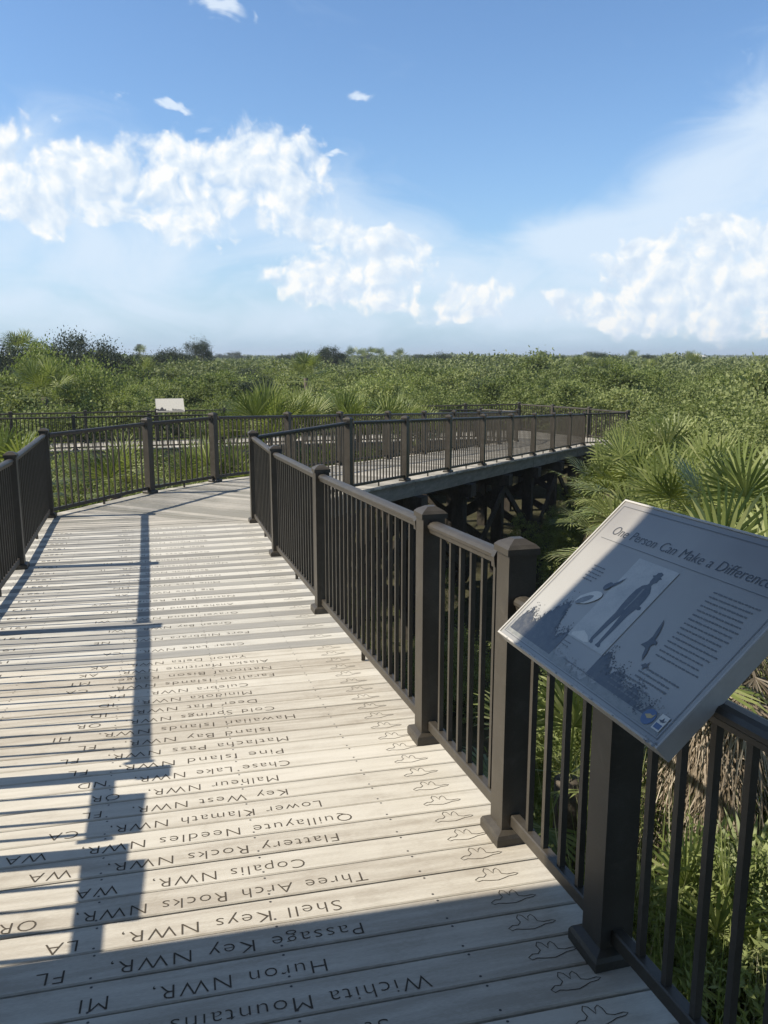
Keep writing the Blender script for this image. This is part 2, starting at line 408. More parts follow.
for q in np.arange(0.4, 20, 2.8):
    a = K2 + d3 * q - n3 * 0.1 if False else K2 + d3 * float(q)
    bent(path3, a - n3 * (0.12 if n3.y < 0 else -0.12), a + (n3 if n3.y > 0 else -n3) * 1.9, brace=False)
bent(path3, E_ + Vector((.1, .4, 0)), M_ - Vector((-.1, .5, 0)), brace=False); bent(path3, F_ + Vector((-.2, .1, 0)), N_ - Vector((.1, .1, 0)), brace=True)

# ------------------------------------------------------------------ railings
PW = 0.10
def post_meshes(h):
    post = MB().box(-PW / 2, PW / 2, -PW / 2, PW / 2, 0, h - 0.045).mesh('post', M_RAIL)
    c = MB(); a = PW / 2 + 0.009; z0 = h - 0.05
    vs = [(x, y, z) for z, r in ((z0, a), (z0 + .022, a), (z0 + .034, a - .012), (z0 + .05, .018)) for x, y in ((-r, -r), (r, -r), (r, r), (-r, r))]
    fs = [(3, 2, 1, 0), (12, 13, 14, 15)]
    for k in (0, 4, 8):
        for i in range(4): fs.append((k + i, k + (i + 1) % 4, k + 4 + (i + 1) % 4, k + 4 + i))
    c.add(vs, fs); cap = c.mesh('cap', M_RAIL)
    k_ = MB(); a = 0.078
    vs = [(x, y, z) for z, r in ((0.0, a), (.03, a), (.042, a - .006), (.052, PW / 2 + .001)) for x, y in ((-r, -r), (r, -r), (r, r), (-r, r))]
    k_.add(vs, fs); skirt = k_.mesh('base_skirt', M_RAIL)
    return post, cap, skirt
POSTS = {'high': post_meshes(1.10), 'low': post_meshes(0.955)}
RAIL_TOP = {'high': 1.035, 'low': 0.905}
BAL = {}
for kd in RAIL_TOP:
    BAL[kd] = MB().box(-.0095, .0095, -.0095, .0095, 0.085, RAIL_TOP[kd] - 0.045).mesh('baluster', M_RAIL)
TOPPROF = [(-.020, -.050), (.020, -.050), (.024, -.034), (.030, -.028), (.031, -.016), (.024, -.005), (.010, 0), (-.010, 0), (-.024, -.005), (-.031, -.016), (-.030, -.028), (-.024, -.034)]
BOTPROF = [(-.018, .062), (.018, .062), (.018, .100), (.014, .104), (-.014, .104), (-.018, .100)]
def railing(label, posts, kinds, bays=None, cat='railing', group=None, posts_kind=None, spacing=0.115, near=None, detail=True, feet=True):
    """posts: points on the deck; kinds[i] is the height of bay i"""
    root = tag(empty('railing', posts[0]), label, cat, group)
    np_ = len(posts); bal = []
    for i, p in enumerate(posts):
        d = (posts[min(i + 1, np_ - 1)] - posts[max(i - 1, 0)]); rz = math.atan2(d.y, d.x)
        pk = posts_kind[i] if posts_kind else 'high'
        if pk is None: continue
        pm, cm, km = POSTS[pk]
        po = place('post', pm, root, p - root.location, (0, 0, rz))
        place('cap', cm, po); 
        if feet: place('base_skirt', km, po)
    for i in range(np_ - 1):
        kd = kinds[i]
        if kd is None: continue
        a, b = posts[i], posts[i + 1]; d = b - a; ln = d.length; dn = d / ln
        e0 = a + dn * (PW / 2 + .002) - root.location; e1 = b - dn * (PW / 2 + .002) - root.location
        rt = RAIL_TOP[kd]
        MB().prism([(x, y + rt) for x, y in TOPPROF], e0, e1).build('top_rail', M_RAIL, root)
        br = MB().prism(BOTPROF, e0, e1)
        if detail and ln > 1.3:
            mid = (e0 + e1) / 2
            br.box(mid.x - .012, mid.x + .012, mid.y - .012, mid.y + .012, mid.z + .001, mid.z + .0615)
        br.build('bottom_rail', M_RAIL, root)
        if detail:          # mounting brackets of the rail ends
            for e, sg in ((e0, 1), (e1, -1)):
                MB().prism([(-.036, rt - .058), (.036, rt - .058), (.039, rt - .02), (.026, rt + .004), (-.026, rt + .004), (-.039, rt - .02)], e, e + dn * sg * .028).build('rail_bracket', M_RAIL, root)
        n = max(1, round((ln - PW) / spacing)); 
        rz = math.atan2(d.y, d.x)
        for k in range(1, n):
            bal.append((a + d * ((PW / 2 + (ln - PW) * k / n) / ln) - root.location, rz, kd))
    cam = Vector((0, 0, EYE))
    bal.sort(key=lambda q: (q[0] + root.location - cam).length)
    for p, rz, kd in bal[:98]: place('baluster', BAL[kd], root, p, (0, 0, rz))
    if bal[98:]:
        mb = MB()
        for p, rz, kd in bal[98:]:
            mb.box(-.0095, .0095, -.0095, .0095, 0.085, RAIL_TOP[kd] - 0.045, Matrix.Translation(p) @ Matrix.Rotation(rz, 4, 'Z'))
        tag(mb.build('balusters', M_RAIL, root), kind='stuff')
    return root
rs = [9.85, 8.09, 5.85, 3.42, 2.52, 1.85, 0.95, -0.3]
railing('dark bronze railing along the right side of the lettered walk, behind the tilted panel', [W(s, 1.183) for s in rs],
        ['high'] * 4 + ['low'] * 3, posts_kind=['high'] * 5 + ['low'] * 3)
ls = [10.85, 8.22, 5.98, 3.58, 2.93, 2.1, 0.9]
railing('dark railing at the left edge of the lettered walk, seen almost end on', [W(s, -1.23) for s in ls],
        ['high'] * 3 + ['low'] * 3, posts_kind=['high'] * 4 + ['low'] * 3)
# outer rail of the second leg
Ds = [Vector((-3.60, 11.86, 0)), Vector((-2.79, 13.25, 0))]
o_pts = [Bm.copy()] + [leg2(Bp, q) for q in (0.0, 2.2, 4.2, 6.5, 8.65, 10.8, 12.9, 14.95, 16.95)]
o_pts = [W(10.85, -1.23)] + o_pts
railing('dark railing on the far side of the turning walk, from left corner to landing', o_pts, ['high'] * (len(o_pts) - 1), posts_kind=[None] + ['high'] * (len(o_pts) - 1))
i_pts = [Cc] + [leg2(P0, 2.05 * i) for i in range(9)]
railing('dark railing on the near side of the descending walk, above the timber beam and piles', i_pts, ['high'] * (len(i_pts) - 1), posts_kind=[None] + ['high'] * (len(i_pts) - 1))
def along(a, b, step):
    n = max(1, round((b - a).length / step)); return [a + (b - a) * (k / n) for k in range(n + 1)]
p3 = [K_] + along(K2, L1, 2.3)
railing('nearer of two distant dark railings crossing the far left, above a pale deck edge', p3, ['high'] * (len(p3) - 1), posts_kind=[None] + ['high'] * (len(p3) - 1), detail=False)
p4 = along(M_, L2, 2.3)
railing('distant dark railing behind the other, carrying the small white panel', p4, ['high'] * (len(p4) - 1), detail=False)
p5 = along(M_, N_, 1.9)[0:] + [F_]
railing('dark railing closing the far landing at the right end of the walk', p5, ['high'] * (len(p5) - 1), posts_kind=[None] + ['high'] * (len(p5) - 1), detail=False)
railing('short dark railing beside the palm fronds at the end of the descending walk', [E_, F_], ['high'], posts_kind=[None, None], detail=False)

# ------------------------------------------------------------------ interpretive panel at the right
SW, SH = 0.845, 0.584
P1 = Vector((0.354, 2.465, EYE - 0.8394)); ea = -U.copy(); ea.z = 0.0151; ea.normalize()
tl = Vector((0.767, 2.582, EYE - 0.4437)); eb = (tl - P1).normalized(); en = ea.cross(eb).normalized(); eb = en.cross(ea)
M_FRAME = surf_mat('panel_frame_metal', [(.42, .40, .36), (.52, .50, .45)], rough=0.4, scale=12, bump=0.1, fine=60)
def sign_face_mat():
    m = bpy.data.materials.new('printed_panel'); nt, ns, L = nodes(m)
    out = N(nt, 'ShaderNodeOutputMaterial'); b = N(nt, 'ShaderNodeBsdfPrincipled'); L.new(b.outputs[0], out.inputs[0])
    tc = N(nt, 'ShaderNodeTexCoord'); n1 = N(nt, 'ShaderNodeTexNoise', i_Scale=3.0, i_Detail=4.0); L.new(tc.outputs['Object'], n1.inputs['Vector'])
    sp = N(nt, 'ShaderNodeSeparateXYZ'); L.new(tc.outputs['Object'], sp.inputs[0])
    a = N(nt, 'ShaderNodeMath', operation='MULTIPLY_ADD'); a.inputs[1].default_value = 0.5; L.new(n1.outputs[0], a.inputs[0]); L.new(sp.outputs[1], a.inputs[2])
    col = ramp(nt, a.outputs[0], [(.15, (.24, .24, .225)), (.38, (.38, .37, .33)), (.62, (.34, .325, .285)), (.85, (.24, .225, .20))])
    L.new(col, b.inputs['Base Color']); b.inputs['Roughness'].default_value = .35; b.inputs['Coat Weight'].default_value = 0.4; b.inputs['Coat Roughness'].default_value = .12
    return m
M_FACE = sign_face_mat()
def mottled(name, cols, scale=60):
    m = surf_mat(name, cols, rough=0.42, scale=scale, bump=0.0, fine=300)
    b = [n for n in m.node_tree.nodes if n.type == 'BSDF_PRINCIPLED'][0]; b.inputs['Coat Weight'].default_value = .6; b.inputs['Coat Roughness'].default_value = .12
    return m
M_TITLE = plain('print_title', (.05, .05, .048), .4, .5, .5); M_SMALL = plain('print_small', (.13, .127, .115), .4, .5, .5)
M_PRINT = mottled('print_dark', [(.02, .02, .022), (.05, .05, .048), (.10, .098, .088)], 45); M_PRINTM = mottled('print_mid', [(.12, .12, .11), (.18, .178, .16), (.24, .235, .21)], 50)
M_PRINTL = mottled('print_light', [(.56, .54, .46), (.66, .63, .54), (.72, .69, .60)], 20); M_PRINTS = mottled('print_photo_sky', [(.34, .33, .30), (.46, .45, .40), (.55, .54, .48)], 14); M_BLUE = plain('print_emblem_blue', (.05, .10, .22), .4, .5, .5); M_GOLD = plain('print_emblem_gold', (.5, .36, .12), .4, .5, .5)
M_GRASS = mottled('print_foliage', [(.15, .155, .13), (.22, .22, .19), (.30, .29, .25)], 35)
rot_sign = Matrix((ea, eb, en)).transposed().to_4x4()
def build_sign(label, origin, rot, scale=1.0, full=True, supports=True):
    root = bpy.data.objects.new('interpretive_sign', None); C.objects.link(root); root.empty_display_size = .1
    root.matrix_world = Matrix.Translation(origin) @ rot @ Matrix.Scale(scale, 4)
    tag(root, label, 'information sign')
    fr = MB(); t = .016
    fr.box(0, SW, 0, SH, -.045, -.002)                            # tray
    fr.build('frame', M_FRAME, root)
    lip = MB()
    for x0, x1, y0, y1 in ((0, SW, 0, .007), (0, SW, SH - .007, SH), (0, .007, .007, SH - .007), (SW - .007, SW, .007, SH - .007)):
        lip.box(x0, x1, y0, y1, -.0018, .0035, bev=.0012)
    lip.build('rim', M_FRAME, root)
    face = MB().box(.0075, SW - .0075, .0075, SH - .0075, -.0018, .0).build('panel_face', M_FACE if full else M_PRINTL, root)
    def quad(name, x0, x1, y0, y1, mat, z=.0008, par=face):
        return MB().add([(x0 * SW, y0 * SH, z), (x1 * SW, y0 * SH, z), (x1 * SW, y1 * SH, z), (x0 * SW, y1 * SH, z)], [(0, 1, 2, 3)]).build(name, mat, par)
    def poly(name, pts, mat, z=.0012, par=face):
        vs = [(x * SW, y * SH, z) for x, y in pts]; vs0 = [(x, y, z - .0003) for x, y, _ in vs]
        return MB().add(vs, [tuple(range(len(vs)))]).build(name, mat, par)
    r2 = random.Random(5)
    # hazy line of trees along the bottom of the print
    def treeline(x0, x1, base, hfun, mat, z, name, n=46):
        top = [(x0 + (x1 - x0) * i / n, hfun(i / n) + r2.uniform(-.022, .022)) for i in range(n + 1)]
        mb = MB()
        for i in range(n):
            (xa, ya), (xb, yb) = top[i], top[i + 1]
            mb.add([(xa * SW, base * SH, z), (xb * SW, base * SH, z), (xb * SW, yb * SH, z), (xa * SW, ya * SH, z)], [(0, 1, 2, 3)])
        for i in range(n * 9):         # leafy specks on the crown edge
            f_ = r2.random(); x = x0 + (x1 - x0) * f_; y = hfun(f_) + r2.gauss(0, .024); q = r2.uniform(.0012, .0034)
            mb.add([((x - q) * SW, y * SH, z), (x * SW, (y - q * 1.4) * SH, z), ((x + q) * SW, y * SH, z), (x * SW, (y + q * 1.4) * SH, z)], [(0, 1, 2, 3)])
        return mb.build(name, mat, face)
    treeline(.035, .965, .04, lambda f: .10 + .035 * math.sin(9 * f) , M_PRINTM if not full else M_GRASS, .0006, 'printed_marsh')
    treeline(.04, .345, .06, lambda f: .14 + .15 * math.exp(-((f - .55) / .30) ** 2) + .05 * math.sin(14 * f), M_PRINT, .0009, 'printed_trees')
    treeline(.56, .88, .08, lambda f: .20 - .10 * f + .02 * math.sin(20 * f), M_PRINT if full else M_PRINTM, .0009, 'printed_bushes')
    if full:
        me = text_mesh('One Person Can Make a Difference', .80 * SW, .034, M_TITLE, 'title_lettering', thin=-.001, align='LEFT', shear=0.12)
        place('title_lettering', me, face, (.095 * SW, .775 * SH, .0012))
        quad('title_rule', .06, .93, .7355, .7385, M_SMALL, .0012)
        bd = MB()
        for x0, x1, y0, y1 in ((.025, .975, .030, .034), (.025, .975, .955, .959), (.025, .0275, .034, .955), (.9725, .975, .034, .955)):
            bd.add([(x0 * SW, y0 * SH, .0014), (x1 * SW, y0 * SH, .0014), (x1 * SW, y1 * SH, .0014), (x0 * SW, y1 * SH, .0014)], [(0, 1, 2, 3)])
        bd.build('border_line', M_SMALL, face)
        ph = quad('printed_photo', .343, .560, .192, .700, M_PRINTS, .0016)
        zz = .0020
        man = [((a_ - .495) * 1.3 + .492, b_) for a_, b_ in [(.470, .215), (.482, .212), (.484, .222), (.478, .232), (.484, .330), (.492, .400), (.497, .330), (.500, .235), (.498, .215), (.515, .212), (.517, .222), (.511, .235), (.513, .330), (.514, .410), (.520, .455),
               (.528, .455), (.534, .462), (.531, .474), (.522, .476), (.521, .520), (.517, .555), (.507, .578), (.500, .590), (.501, .603), (.508, .615), (.507, .632), (.514, .640), (.505, .646), (.506, .664), (.494, .672), (.484, .664), (.483, .648), (.474, .641),
               (.482, .633), (.483, .610), (.487, .597), (.484, .588), (.472, .575), (.464, .545), (.462, .500), (.464, .440), (.468, .400), (.466, .330), (.466, .240)]]
        mm = poly('printed_man', man, M_PRINT, zz)
        poly('printed_coat_fold', [(.476, .56), (.480, .50), (.478, .43), (.484, .43), (.487, .50), (.485, .565)], M_PRINTM, .0023)
        def blob(cx, cy, rx, ry, rot, n=18, jag=.06):
            c_, s_ = math.cos(rot), math.sin(rot); o_ = []
            for i in range(n):
                t_ = 2 * math.pi * i / n; k_ = 1 + r2.uniform(-jag, jag); x_, y_ = rx * math.cos(t_) * k_, ry * math.sin(t_) * k_
                o_.append((cx + (x_ * c_ - y_ * s_) / SW, cy + (x_ * s_ + y_ * c_) / SH))
            return o_
        poly('printed_pelican', blob(.285, .405, .048, .021, .55), M_PRINTL, .0024)
        poly('printed_pelican_wing', blob(.272, .385, .032, .011, .7), M_PRINTM, .0026)
        poly('printed_pelican_head', blob(.322, .50, .017, .012, .9), M_PRINT, .0028)
        poly('printed_pelican_bill', [(.330, .515), (.352, .545), (.372, .58), (.362, .545), (.344, .505)], M_PRINT, .0031)
        poly('printed_bird', [(.660, .322), (.673, .350), (.676, .380), (.668, .425), (.660, .470), (.672, .450), (.686, .410), (.693, .372), (.706, .368), (.714, .350), (.703, .352), (.697, .335), (.708, .305), (.715, .262), (.700, .285), (.688, .318), (.676, .322)], M_PRINT, .0016)
        poly('printed_small_bird', [(.725, .245), (.735, .262), (.742, .262), (.748, .280), (.748, .258), (.758, .252), (.745, .246), (.742, .228), (.736, .243)], M_PRINT, .0016)
        poly('printed_photo_highlight', [(.356, .215), (.40, .25), (.435, .235), (.46, .21), (.44, .20), (.36, .20)], M_PRINTL, .0019)
        def lines(x0, x1, ytop, n, step, name, jag=.02, mat=M_SMALL, hh=.011):
            mb = MB()
            for i in range(n):
                x = x0 + r2.uniform(0, jag) * .2; xe = x1 - r2.uniform(0, jag)
                y = ytop - i * step
                while x < xe:
                    w = r2.uniform(.006, .020)
                    w = min(w, xe - x)
                    if w > .002:
                        mb.add([(x * SW, (y - hh * r2.uniform(.35, .5)) * SH, .0012), ((x + w) * SW, (y - hh * r2.uniform(.35, .5)) * SH, .0012), ((x + w) * SW, (y + hh * r2.uniform(.3, .5)) * SH, .0012), (x * SW, (y + hh * r2.uniform(.3, .5)) * SH, .0012)], [(0, 1, 2, 3)])
                    x += w + r2.uniform(.003, .005)
            mb.build(name, mat, face)
        lines(.735, .935, .675, 15, .0255, 'small_print', .03, hh=.008)
        lines(.73, .91, .245, 3, .024, 'caption_print', .05, hh=.009)
        lines(.66, .84, .175, 4, .022, 'caption_print', .05, hh=.009)
        lines(.16, .245, .575, 5, .022, 'caption_print', .02, hh=.008)
        lines(.35, .40, .16, 2, .02, 'caption_print', .01, hh=.006)
        lines(.42, .62, .085, 1, .02, 'caption_print', .01, hh=.007)
        # round badge and small square badge
        c = MB(); cx, cy, rr = .895 * SW, .085 * SH, .021
        k = 20; c.add([(cx + rr * math.cos(2 * math.pi * i / k), cy + rr * math.sin(2 * math.pi * i / k), .0017) for i in range(k)], [tuple(range(k))]); c.build('round_badge', M_BLUE, face)
        poly('badge_bird', [(.878, .085), (.892, .098), (.905, .096), (.912, .108), (.908, .085), (.895, .076)], M_GOLD, .0021)
        quad('square_badge', .928, .962, .055, .125, M_PRINTL, .0017)
        poly('badge_goose', [(.932, .098), (.942, .103), (.946, .115), (.950, .102), (.960, .108), (.952, .095), (.944, .092)], M_PRINT, .0021)
        quad('badge_text_block', .932, .958, .062, .084, M_BLUE, .0020)
        # chipped corner at the lower right of the rim
        ch = MB()
        for i in range(9):
            x = SW - r2.uniform(.0, .05); y = r2.uniform(.0, .012); q = r2.uniform(.002, .006)
            ch.add([(x - q, y - q * .4, .0042), (x + q * .3, y - q * .7, .0042), (x + q, y + q * .3, .0042), (x - q * .2, y + q * .7, .0042)], [(0, 1, 2, 3)])
        for i in range(16):
            x = r2.uniform(.02, SW * .8); y = r2.uniform(.001, .006); q = r2.uniform(.0015, .004)
            ch.add([(x - q * 2, y - q * .4, .0042), (x + q, y - q * .5, .0042), (x + q * 2, y + q * .3, .0042), (x - q * .2, y + q * .5, .0042)], [(0, 1, 2, 3)])
        ch.build('worn_paint', M_PRINTM, root)
    return root
sign = build_sign('tilted panel headed One Person Can Make a Difference, mounted over the near right railing', P1, rot_sign)
# arms from the two posts to the tray
inv = sign.matrix_world.inverted()
for s in (1.85, 1.52, 2.22):
    m = MB()
    base = W(s, 1.20, 0.86 if s != 1.85 else .93)
    top = Vector(((2.275 - s), 0, 0))
    loc_b = inv @ base; lx = loc_b.x
    m.prism([(-.015, -.02), (.015, -.02), (.015, .02), (-.015, .02)], loc_b, Vector((lx, loc_b.y + .02, -.046)))
    m.prism([(-.02, -.006), (.02, -.006), (.02, .006), (-.02, .006)], Vector((lx, .04, -.053)), Vector((lx, SH - .04, -.053)), up=(0, 0, 1))
    m.build('support_arm', M_RAIL, sign)
# small panel on the distant railing: tilted, facing the camera
pdir = (L2 - M_).normalized()
xs = (171 - 384) / F_PX
pc = None
q = 0
for i in range(2000):
    q = i * .01; p = M_ + pdir * q
    if (p.x / (p.y * math.cos(TH) + 2 * math.sin(TH))) <= xs: pc = p; break
e2a = -pdir; e2n = Vector((e2a.y, -e2a.x, 0)).normalized(); 
e2b = (Vector((0, 0, 1)) * math.sin(R(40)) - e2n * math.cos(R(40))).normalized(); e2nn = e2a.cross(e2b).normalized()
sign2 = build_sign('small white tilted panel on the distant railing, left of the photo centre', pc - e2a * .48 + Vector((0, 0, 1.00)) + e2n * .12, Matrix((e2a, e2b, e2nn)).transposed().to_4x4(), 1.12, full=False)
inv2 = sign2.matrix_world.inverted()
for dx in (-.25, .25):
    b_ = inv2 @ (pc + e2a * dx + Vector((0, 0, .95)))
    MB().prism([(-.02, -.02), (.02, -.02), (.02, .02), (-.02, .02)], b_, Vector((b_.x, b_.y + .05, -.046))).build('support_arm', M_RAIL, sign2)

# two unseen blocks added on the left railing for their shadows on the deck
for s0, s1, lb in ((3.07, 3.39, 'added unseen block on the low left railing, the farther of two throwing block shadows'), (2.53, 2.88, 'added unseen block on the low left railing, the nearer of two throwing block shadows')):
    root = tag(empty('shadow_block', W((s0 + s1) / 2, -1.23, .885), RZ1), lb, 'shadow_block', 'added shadow blocks on the low left railing')
    hl = (s1 - s0) / 2
    MB().box(-.012, .012, -hl, hl, 0.002, .13).build('frame', M_FRAME, root)
    MB().box(.0135, .016, -hl + .012, hl - .012, .012, .118).build('shadow_block_face', M_PRINTL, root)

# ------------------------------------------------------------------ timber shade caster added beside the near end, unseen; it throws the shade
M_WALL = surf_mat('shade_caster_boards', [(.13, .115, .09), (.20, .18, .145)], rough=0.85, scale=4, stretch=(1, 1, .2), bump=0.4, fine=40)
sh = tag(empty('shade_caster', Vector((W(0.3, -3.0).x, W(0.3, -3.0).y, 0)), RZ1), 'added timber shade caster out of view left of the walk', 'shade_caster')
zd = EYE - 1.69
wl = MB()
S0, S1 = -3.6, 1.985
x1 = 1.36
# wall facing the walk, built of vertical boards its front edge leaning to follow the wanted shadow edge
rake = [(2.30, -.4), (2.42, 1.0), (2.56, 2.6), (2.50, 3.2), (2.545, 4.4)]       # front edge shaped to the shadow line (distance along the walk, height)
rk = [(ss - .3, hh) for ss, hh in rake]
k = S0
while k < 1.7:
    wl.box(x1 - .03, x1, k, min(k + .184, 1.7), zd - .4, zd + 4.4)
    k += .19
for xx0, xx1 in ((x1 - .03, x1),):
    prof = [(1.704, zd - .4)] + [(ss, zd + hh) for ss, hh in rk] + [(1.704, zd + 4.4)]
    n_ = len(prof)
    wl.add([(xx0, y, z) for y, z in prof] + [(xx1, y, z) for y, z in prof], [tuple(range(n_))[::-1], tuple(range(n_, 2 * n_))] + [(i, (i + 1) % n_, n_ + (i + 1) % n_, n_ + i) for i in range(n_)])
wl.box(-1.2, x1 - .04, S1 - .04, S1, zd - .4, zd + 4.4); wl.box(-1.2, x1 - .04, S0, S0 + .04, zd - .4, zd + 4.4)
wl.build('wall', M_WALL, sh)
MB().add([(-1.6, S0 - .3, zd + 4.4), (x1 + .02, S0 - .3, zd + 4.4), (x1 + .02, 2.30, zd + 4.4), (-1.6, 2.30, zd + 4.4), (-.1, S0 - .3, zd + 5.2), (-.1, 2.2, zd + 5.2)],
         [(0, 3, 2, 1), (0, 1, 4), (3, 5, 2), (1, 2, 5, 4), (0, 4, 5, 3)]).build('roof', M_BEAM, sh)
for x in (-1.1, x1 - .15):
    for y in (S0 + .2, S1 - .25):
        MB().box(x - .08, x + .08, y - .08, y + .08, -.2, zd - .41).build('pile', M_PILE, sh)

# ------------------------------------------------------------------ plants
def unit(v): return v / np.maximum(np.linalg.norm(v, axis=-1, keepdims=True), 1e-9)
def leaf_quads(P, size, rg, up=0.5, aspect=0.5, out=None):
    n = len(P)
    d = unit(rg.normal(size=(n, 3)) + (out * 0.7 if out is not None else 0))
    nn = unit(rg.normal(size=(n, 3)) + np.array([0, 0, up * 2]))
    s = unit(np.cross(d, nn)); sz = (size * rg.uniform(.6, 1.35, n))[:, None] if np.isscalar(size) else (size * rg.uniform(.6, 1.35, n))[:, None]
    a = P; tip = P + d * sz; mid = P + d * sz * .45 + unit(np.cross(s, d)) * sz * .06
    return np.stack([a, mid + s * sz * aspect * .5, tip, mid - s * sz * aspect * .5], axis=1)
def crown_points(n, R_, H, z0, rg, clumps=40, spread=.28):
    """leaf positions in many small clumps spread over a lumpy dome"""
    th = rg.uniform(0, 2 * np.pi, clumps); u = rg.uniform(-.15, 1, clumps)
    rr = np.sqrt(np.maximum(0, 1 - np.clip(u, 0, 1) ** 2)) * rg.uniform(.55, 1.08, clumps)
    cc = np.stack([rr * np.cos(th) * R_, rr * np.sin(th) * R_, z0 + (np.clip(u, -.15, 1) * rg.uniform(.75, 1.12, clumps)) * H], 1)
    idx = rg.integers(0, clumps, n); sc = rg.uniform(.5, 1.3, clumps)[idx][:, None]
    off = rg.normal(size=(n, 3)) * spread * R_ * .55 * sc * np.array([1, 1, .75])
    P = cc[idx] + off
    inner = rg.random(n) < .12
    P[inner] *= np.array([.5, .5, .8])
    P[:, 2] = np.maximum(P[:, 2], .05)
    return P, unit(off + np.array([0, 0, .05]))
def shrub_crown(name, seed, n, leaf, mat, R_=1.0, H=.66, z0=.34, clumps=40, spread=.28, aspect=.5):
    rg = np.random.default_rng(seed); P, o = crown_points(n, R_, H, z0, rg, clumps, spread)
    return quads_mesh(name, leaf_quads(P, leaf, rg, out=o, aspect=aspect), mat)
def stems(name, seed, R_=.7, H=.8, n=7, r=.03):
    rd = random.Random(seed); mb = MB()
    for i in range(n):
        a = rd.uniform(0, 6.28); e = rd.uniform(.3, 1) * R_
        p = [(0, 0, 0)]; q = Vector((rd.uniform(-.08, .08), rd.uniform(-.08, .08), 0))
        pts = [q, q + Vector((math.cos(a) * e * .35, math.sin(a) * e * .35, H * .4)), q + Vector((math.cos(a + .2) * e * .7, math.sin(a + .2) * e * .7, H * .75)), q + Vector((math.cos(a) * e, math.sin(a) * e, H * rd.uniform(.85, 1.1)))]
        mb.tube(pts, [r, r * .75, r * .5, r * .15], 5)
        for k in range(3):
            b = a + rd.uniform(-1.2, 1.2); t = pts[1].lerp(pts[2], rd.random())
            mb.tube([t, t + Vector((math.cos(b) * R_ * .3, math.sin(b) * R_ * .3, H * .25))], [r * .4, r * .1], 4)
    return mb.mesh(name, M_BARK, True)
# unit crowns (radius 1): scaled when placed
NEAR = [shrub_crown('crown', 100 + i, 20000, .036, M_LEAF, H=1.55, z0=.35, clumps=75, spread=.17, aspect=.6) for i in range(3)]
NEARB = [shrub_crown('crown', 120 + i, 20000, .036, M_LEAFB, H=1.55, z0=.35, clumps=75, spread=.17, aspect=.6) for i in range(2)]
MID = [shrub_crown('crown', 140 + i, 11000, .050, M_LEAF, clumps=48, spread=.20, aspect=.65) for i in range(4)]
MIDB = [shrub_crown('crown', 160 + i, 11000, .048, M_LEAFB, clumps=48, spread=.20, aspect=.65) for i in range(2)]
DARK = [shrub_crown('crown', 180 + i, 11000, .05, M_LEAFD, clumps=50, spread=.24) for i in range(2)]
STEM = [stems('trunk', i) for i in range(3)]

def frond(mb_g, base, yaw, elev, pet, L, rd, spread=1.9, nseg=26, droop=.35, wid=.034):
    """one fan leaf: petiole then radiating folded blades; writes to MB"""
    d = Vector((math.cos(yaw) * math.cos(elev), math.sin(yaw) * math.cos(elev), math.sin(elev)))
    side = Vector((-math.sin(yaw), math.cos(yaw), 0)); upv = side.cross(d) * -1
    if upv.z < 0: upv = -upv
    hub = base + d * pet + Vector((0, 0, -pet * .10))
    mid = base + d * pet * .5
    w = .012
    for a, b in ((base, mid), (mid, hub)):
        mb_g.add([a - side * w, a + side * w, b + side * w, b - side * w], [(0, 1, 2, 3)])
    d2 = (d + Vector((0, 0, -.25 * droop))).normalized(); u2 = side.cross(d2) * -1
    if u2.z < 0: u2 = -u2
    for k in range(nseg):
        ph = -spread + 2 * spread * (k + .5) / nseg + rd.uniform(-.03, .03)
        l = L * (1 - .28 * (abs(ph) / spread) ** 2) * rd.uniform(.88, 1.05)
        dr = d2 * math.cos(ph) + side * math.sin(ph) + u2 * (.22 * math.cos(ph) - .05 + .10 * abs(math.sin(ph)))
        dr.normalize()
        wd = dr.cross(u2).normalized()
        fold = u2 * (.012 if k % 2 else -.012)
        p1 = hub + dr * l * .45 + fold; p2 = hub + dr * l * .78 + Vector((0, 0, -droop * .10 * l)); p3 = hub + dr * l + Vector((0, 0, -droop * .42 * l * rd.uniform(.4, 1.3)))
        mb_g.add([hub - wd * .004, hub + wd * .004, p1 + wd * wid * .5, p1 - wd * wid * .5, p2 + wd * wid * .36, p2 - wd * wid * .36, p3],
                 [(0, 1, 2, 3), (3, 2, 4, 5), (5, 4, 6)])
def palm_crown(seed, n=15, pet=.85, L=.8, emin=-.3, emax=1.4, droop=.22, nseg=24, wid=.042, spread=1.9):
    rd = random.Random(seed); mb = MB()
    for i in range(n):
        f_ = (i + .5) / n
        el = emax - (emax - emin) * f_ + rd.uniform(-.1, .1)
        yaw = i * 2.4 + rd.uniform(-.3, .3)
        frond(mb, Vector((0, 0, 0)), yaw, el, pet * rd.uniform(.8, 1.15), L * rd.uniform(.85, 1.12), rd, spread=spread, nseg=nseg, droop=droop * (1 + f_), wid=wid)
    return mb.mesh('crown', M_FROND)
PALMS = [palm_crown(300 + i) for i in range(4)]
TALLP = [palm_crown(320 + i, n=15, pet=.9, L=.95, emin=.35, emax=1.45, droop=.15, spread=1.5) for i in range(3)]
def dead_skirt(seed, H, n=30, nseg=15):
    rd = random.Random(seed); mb = MB()
    for i in range(n):
        z = H - min(1.3, H * .5) * i / n; yaw = i * 2.4 + rd.uniform(-.4, .4)
        frond(mb, Vector((math.cos(yaw) * .12, math.sin(yaw) * .12, z)), yaw, rd.uniform(-1.35, -.6), rd.uniform(.1, .4), rd.uniform(.25, .55), rd, spread=1.3, nseg=nseg, droop=1.8, wid=.012)
    return mb.mesh('dead_fronds', M_DEAD)
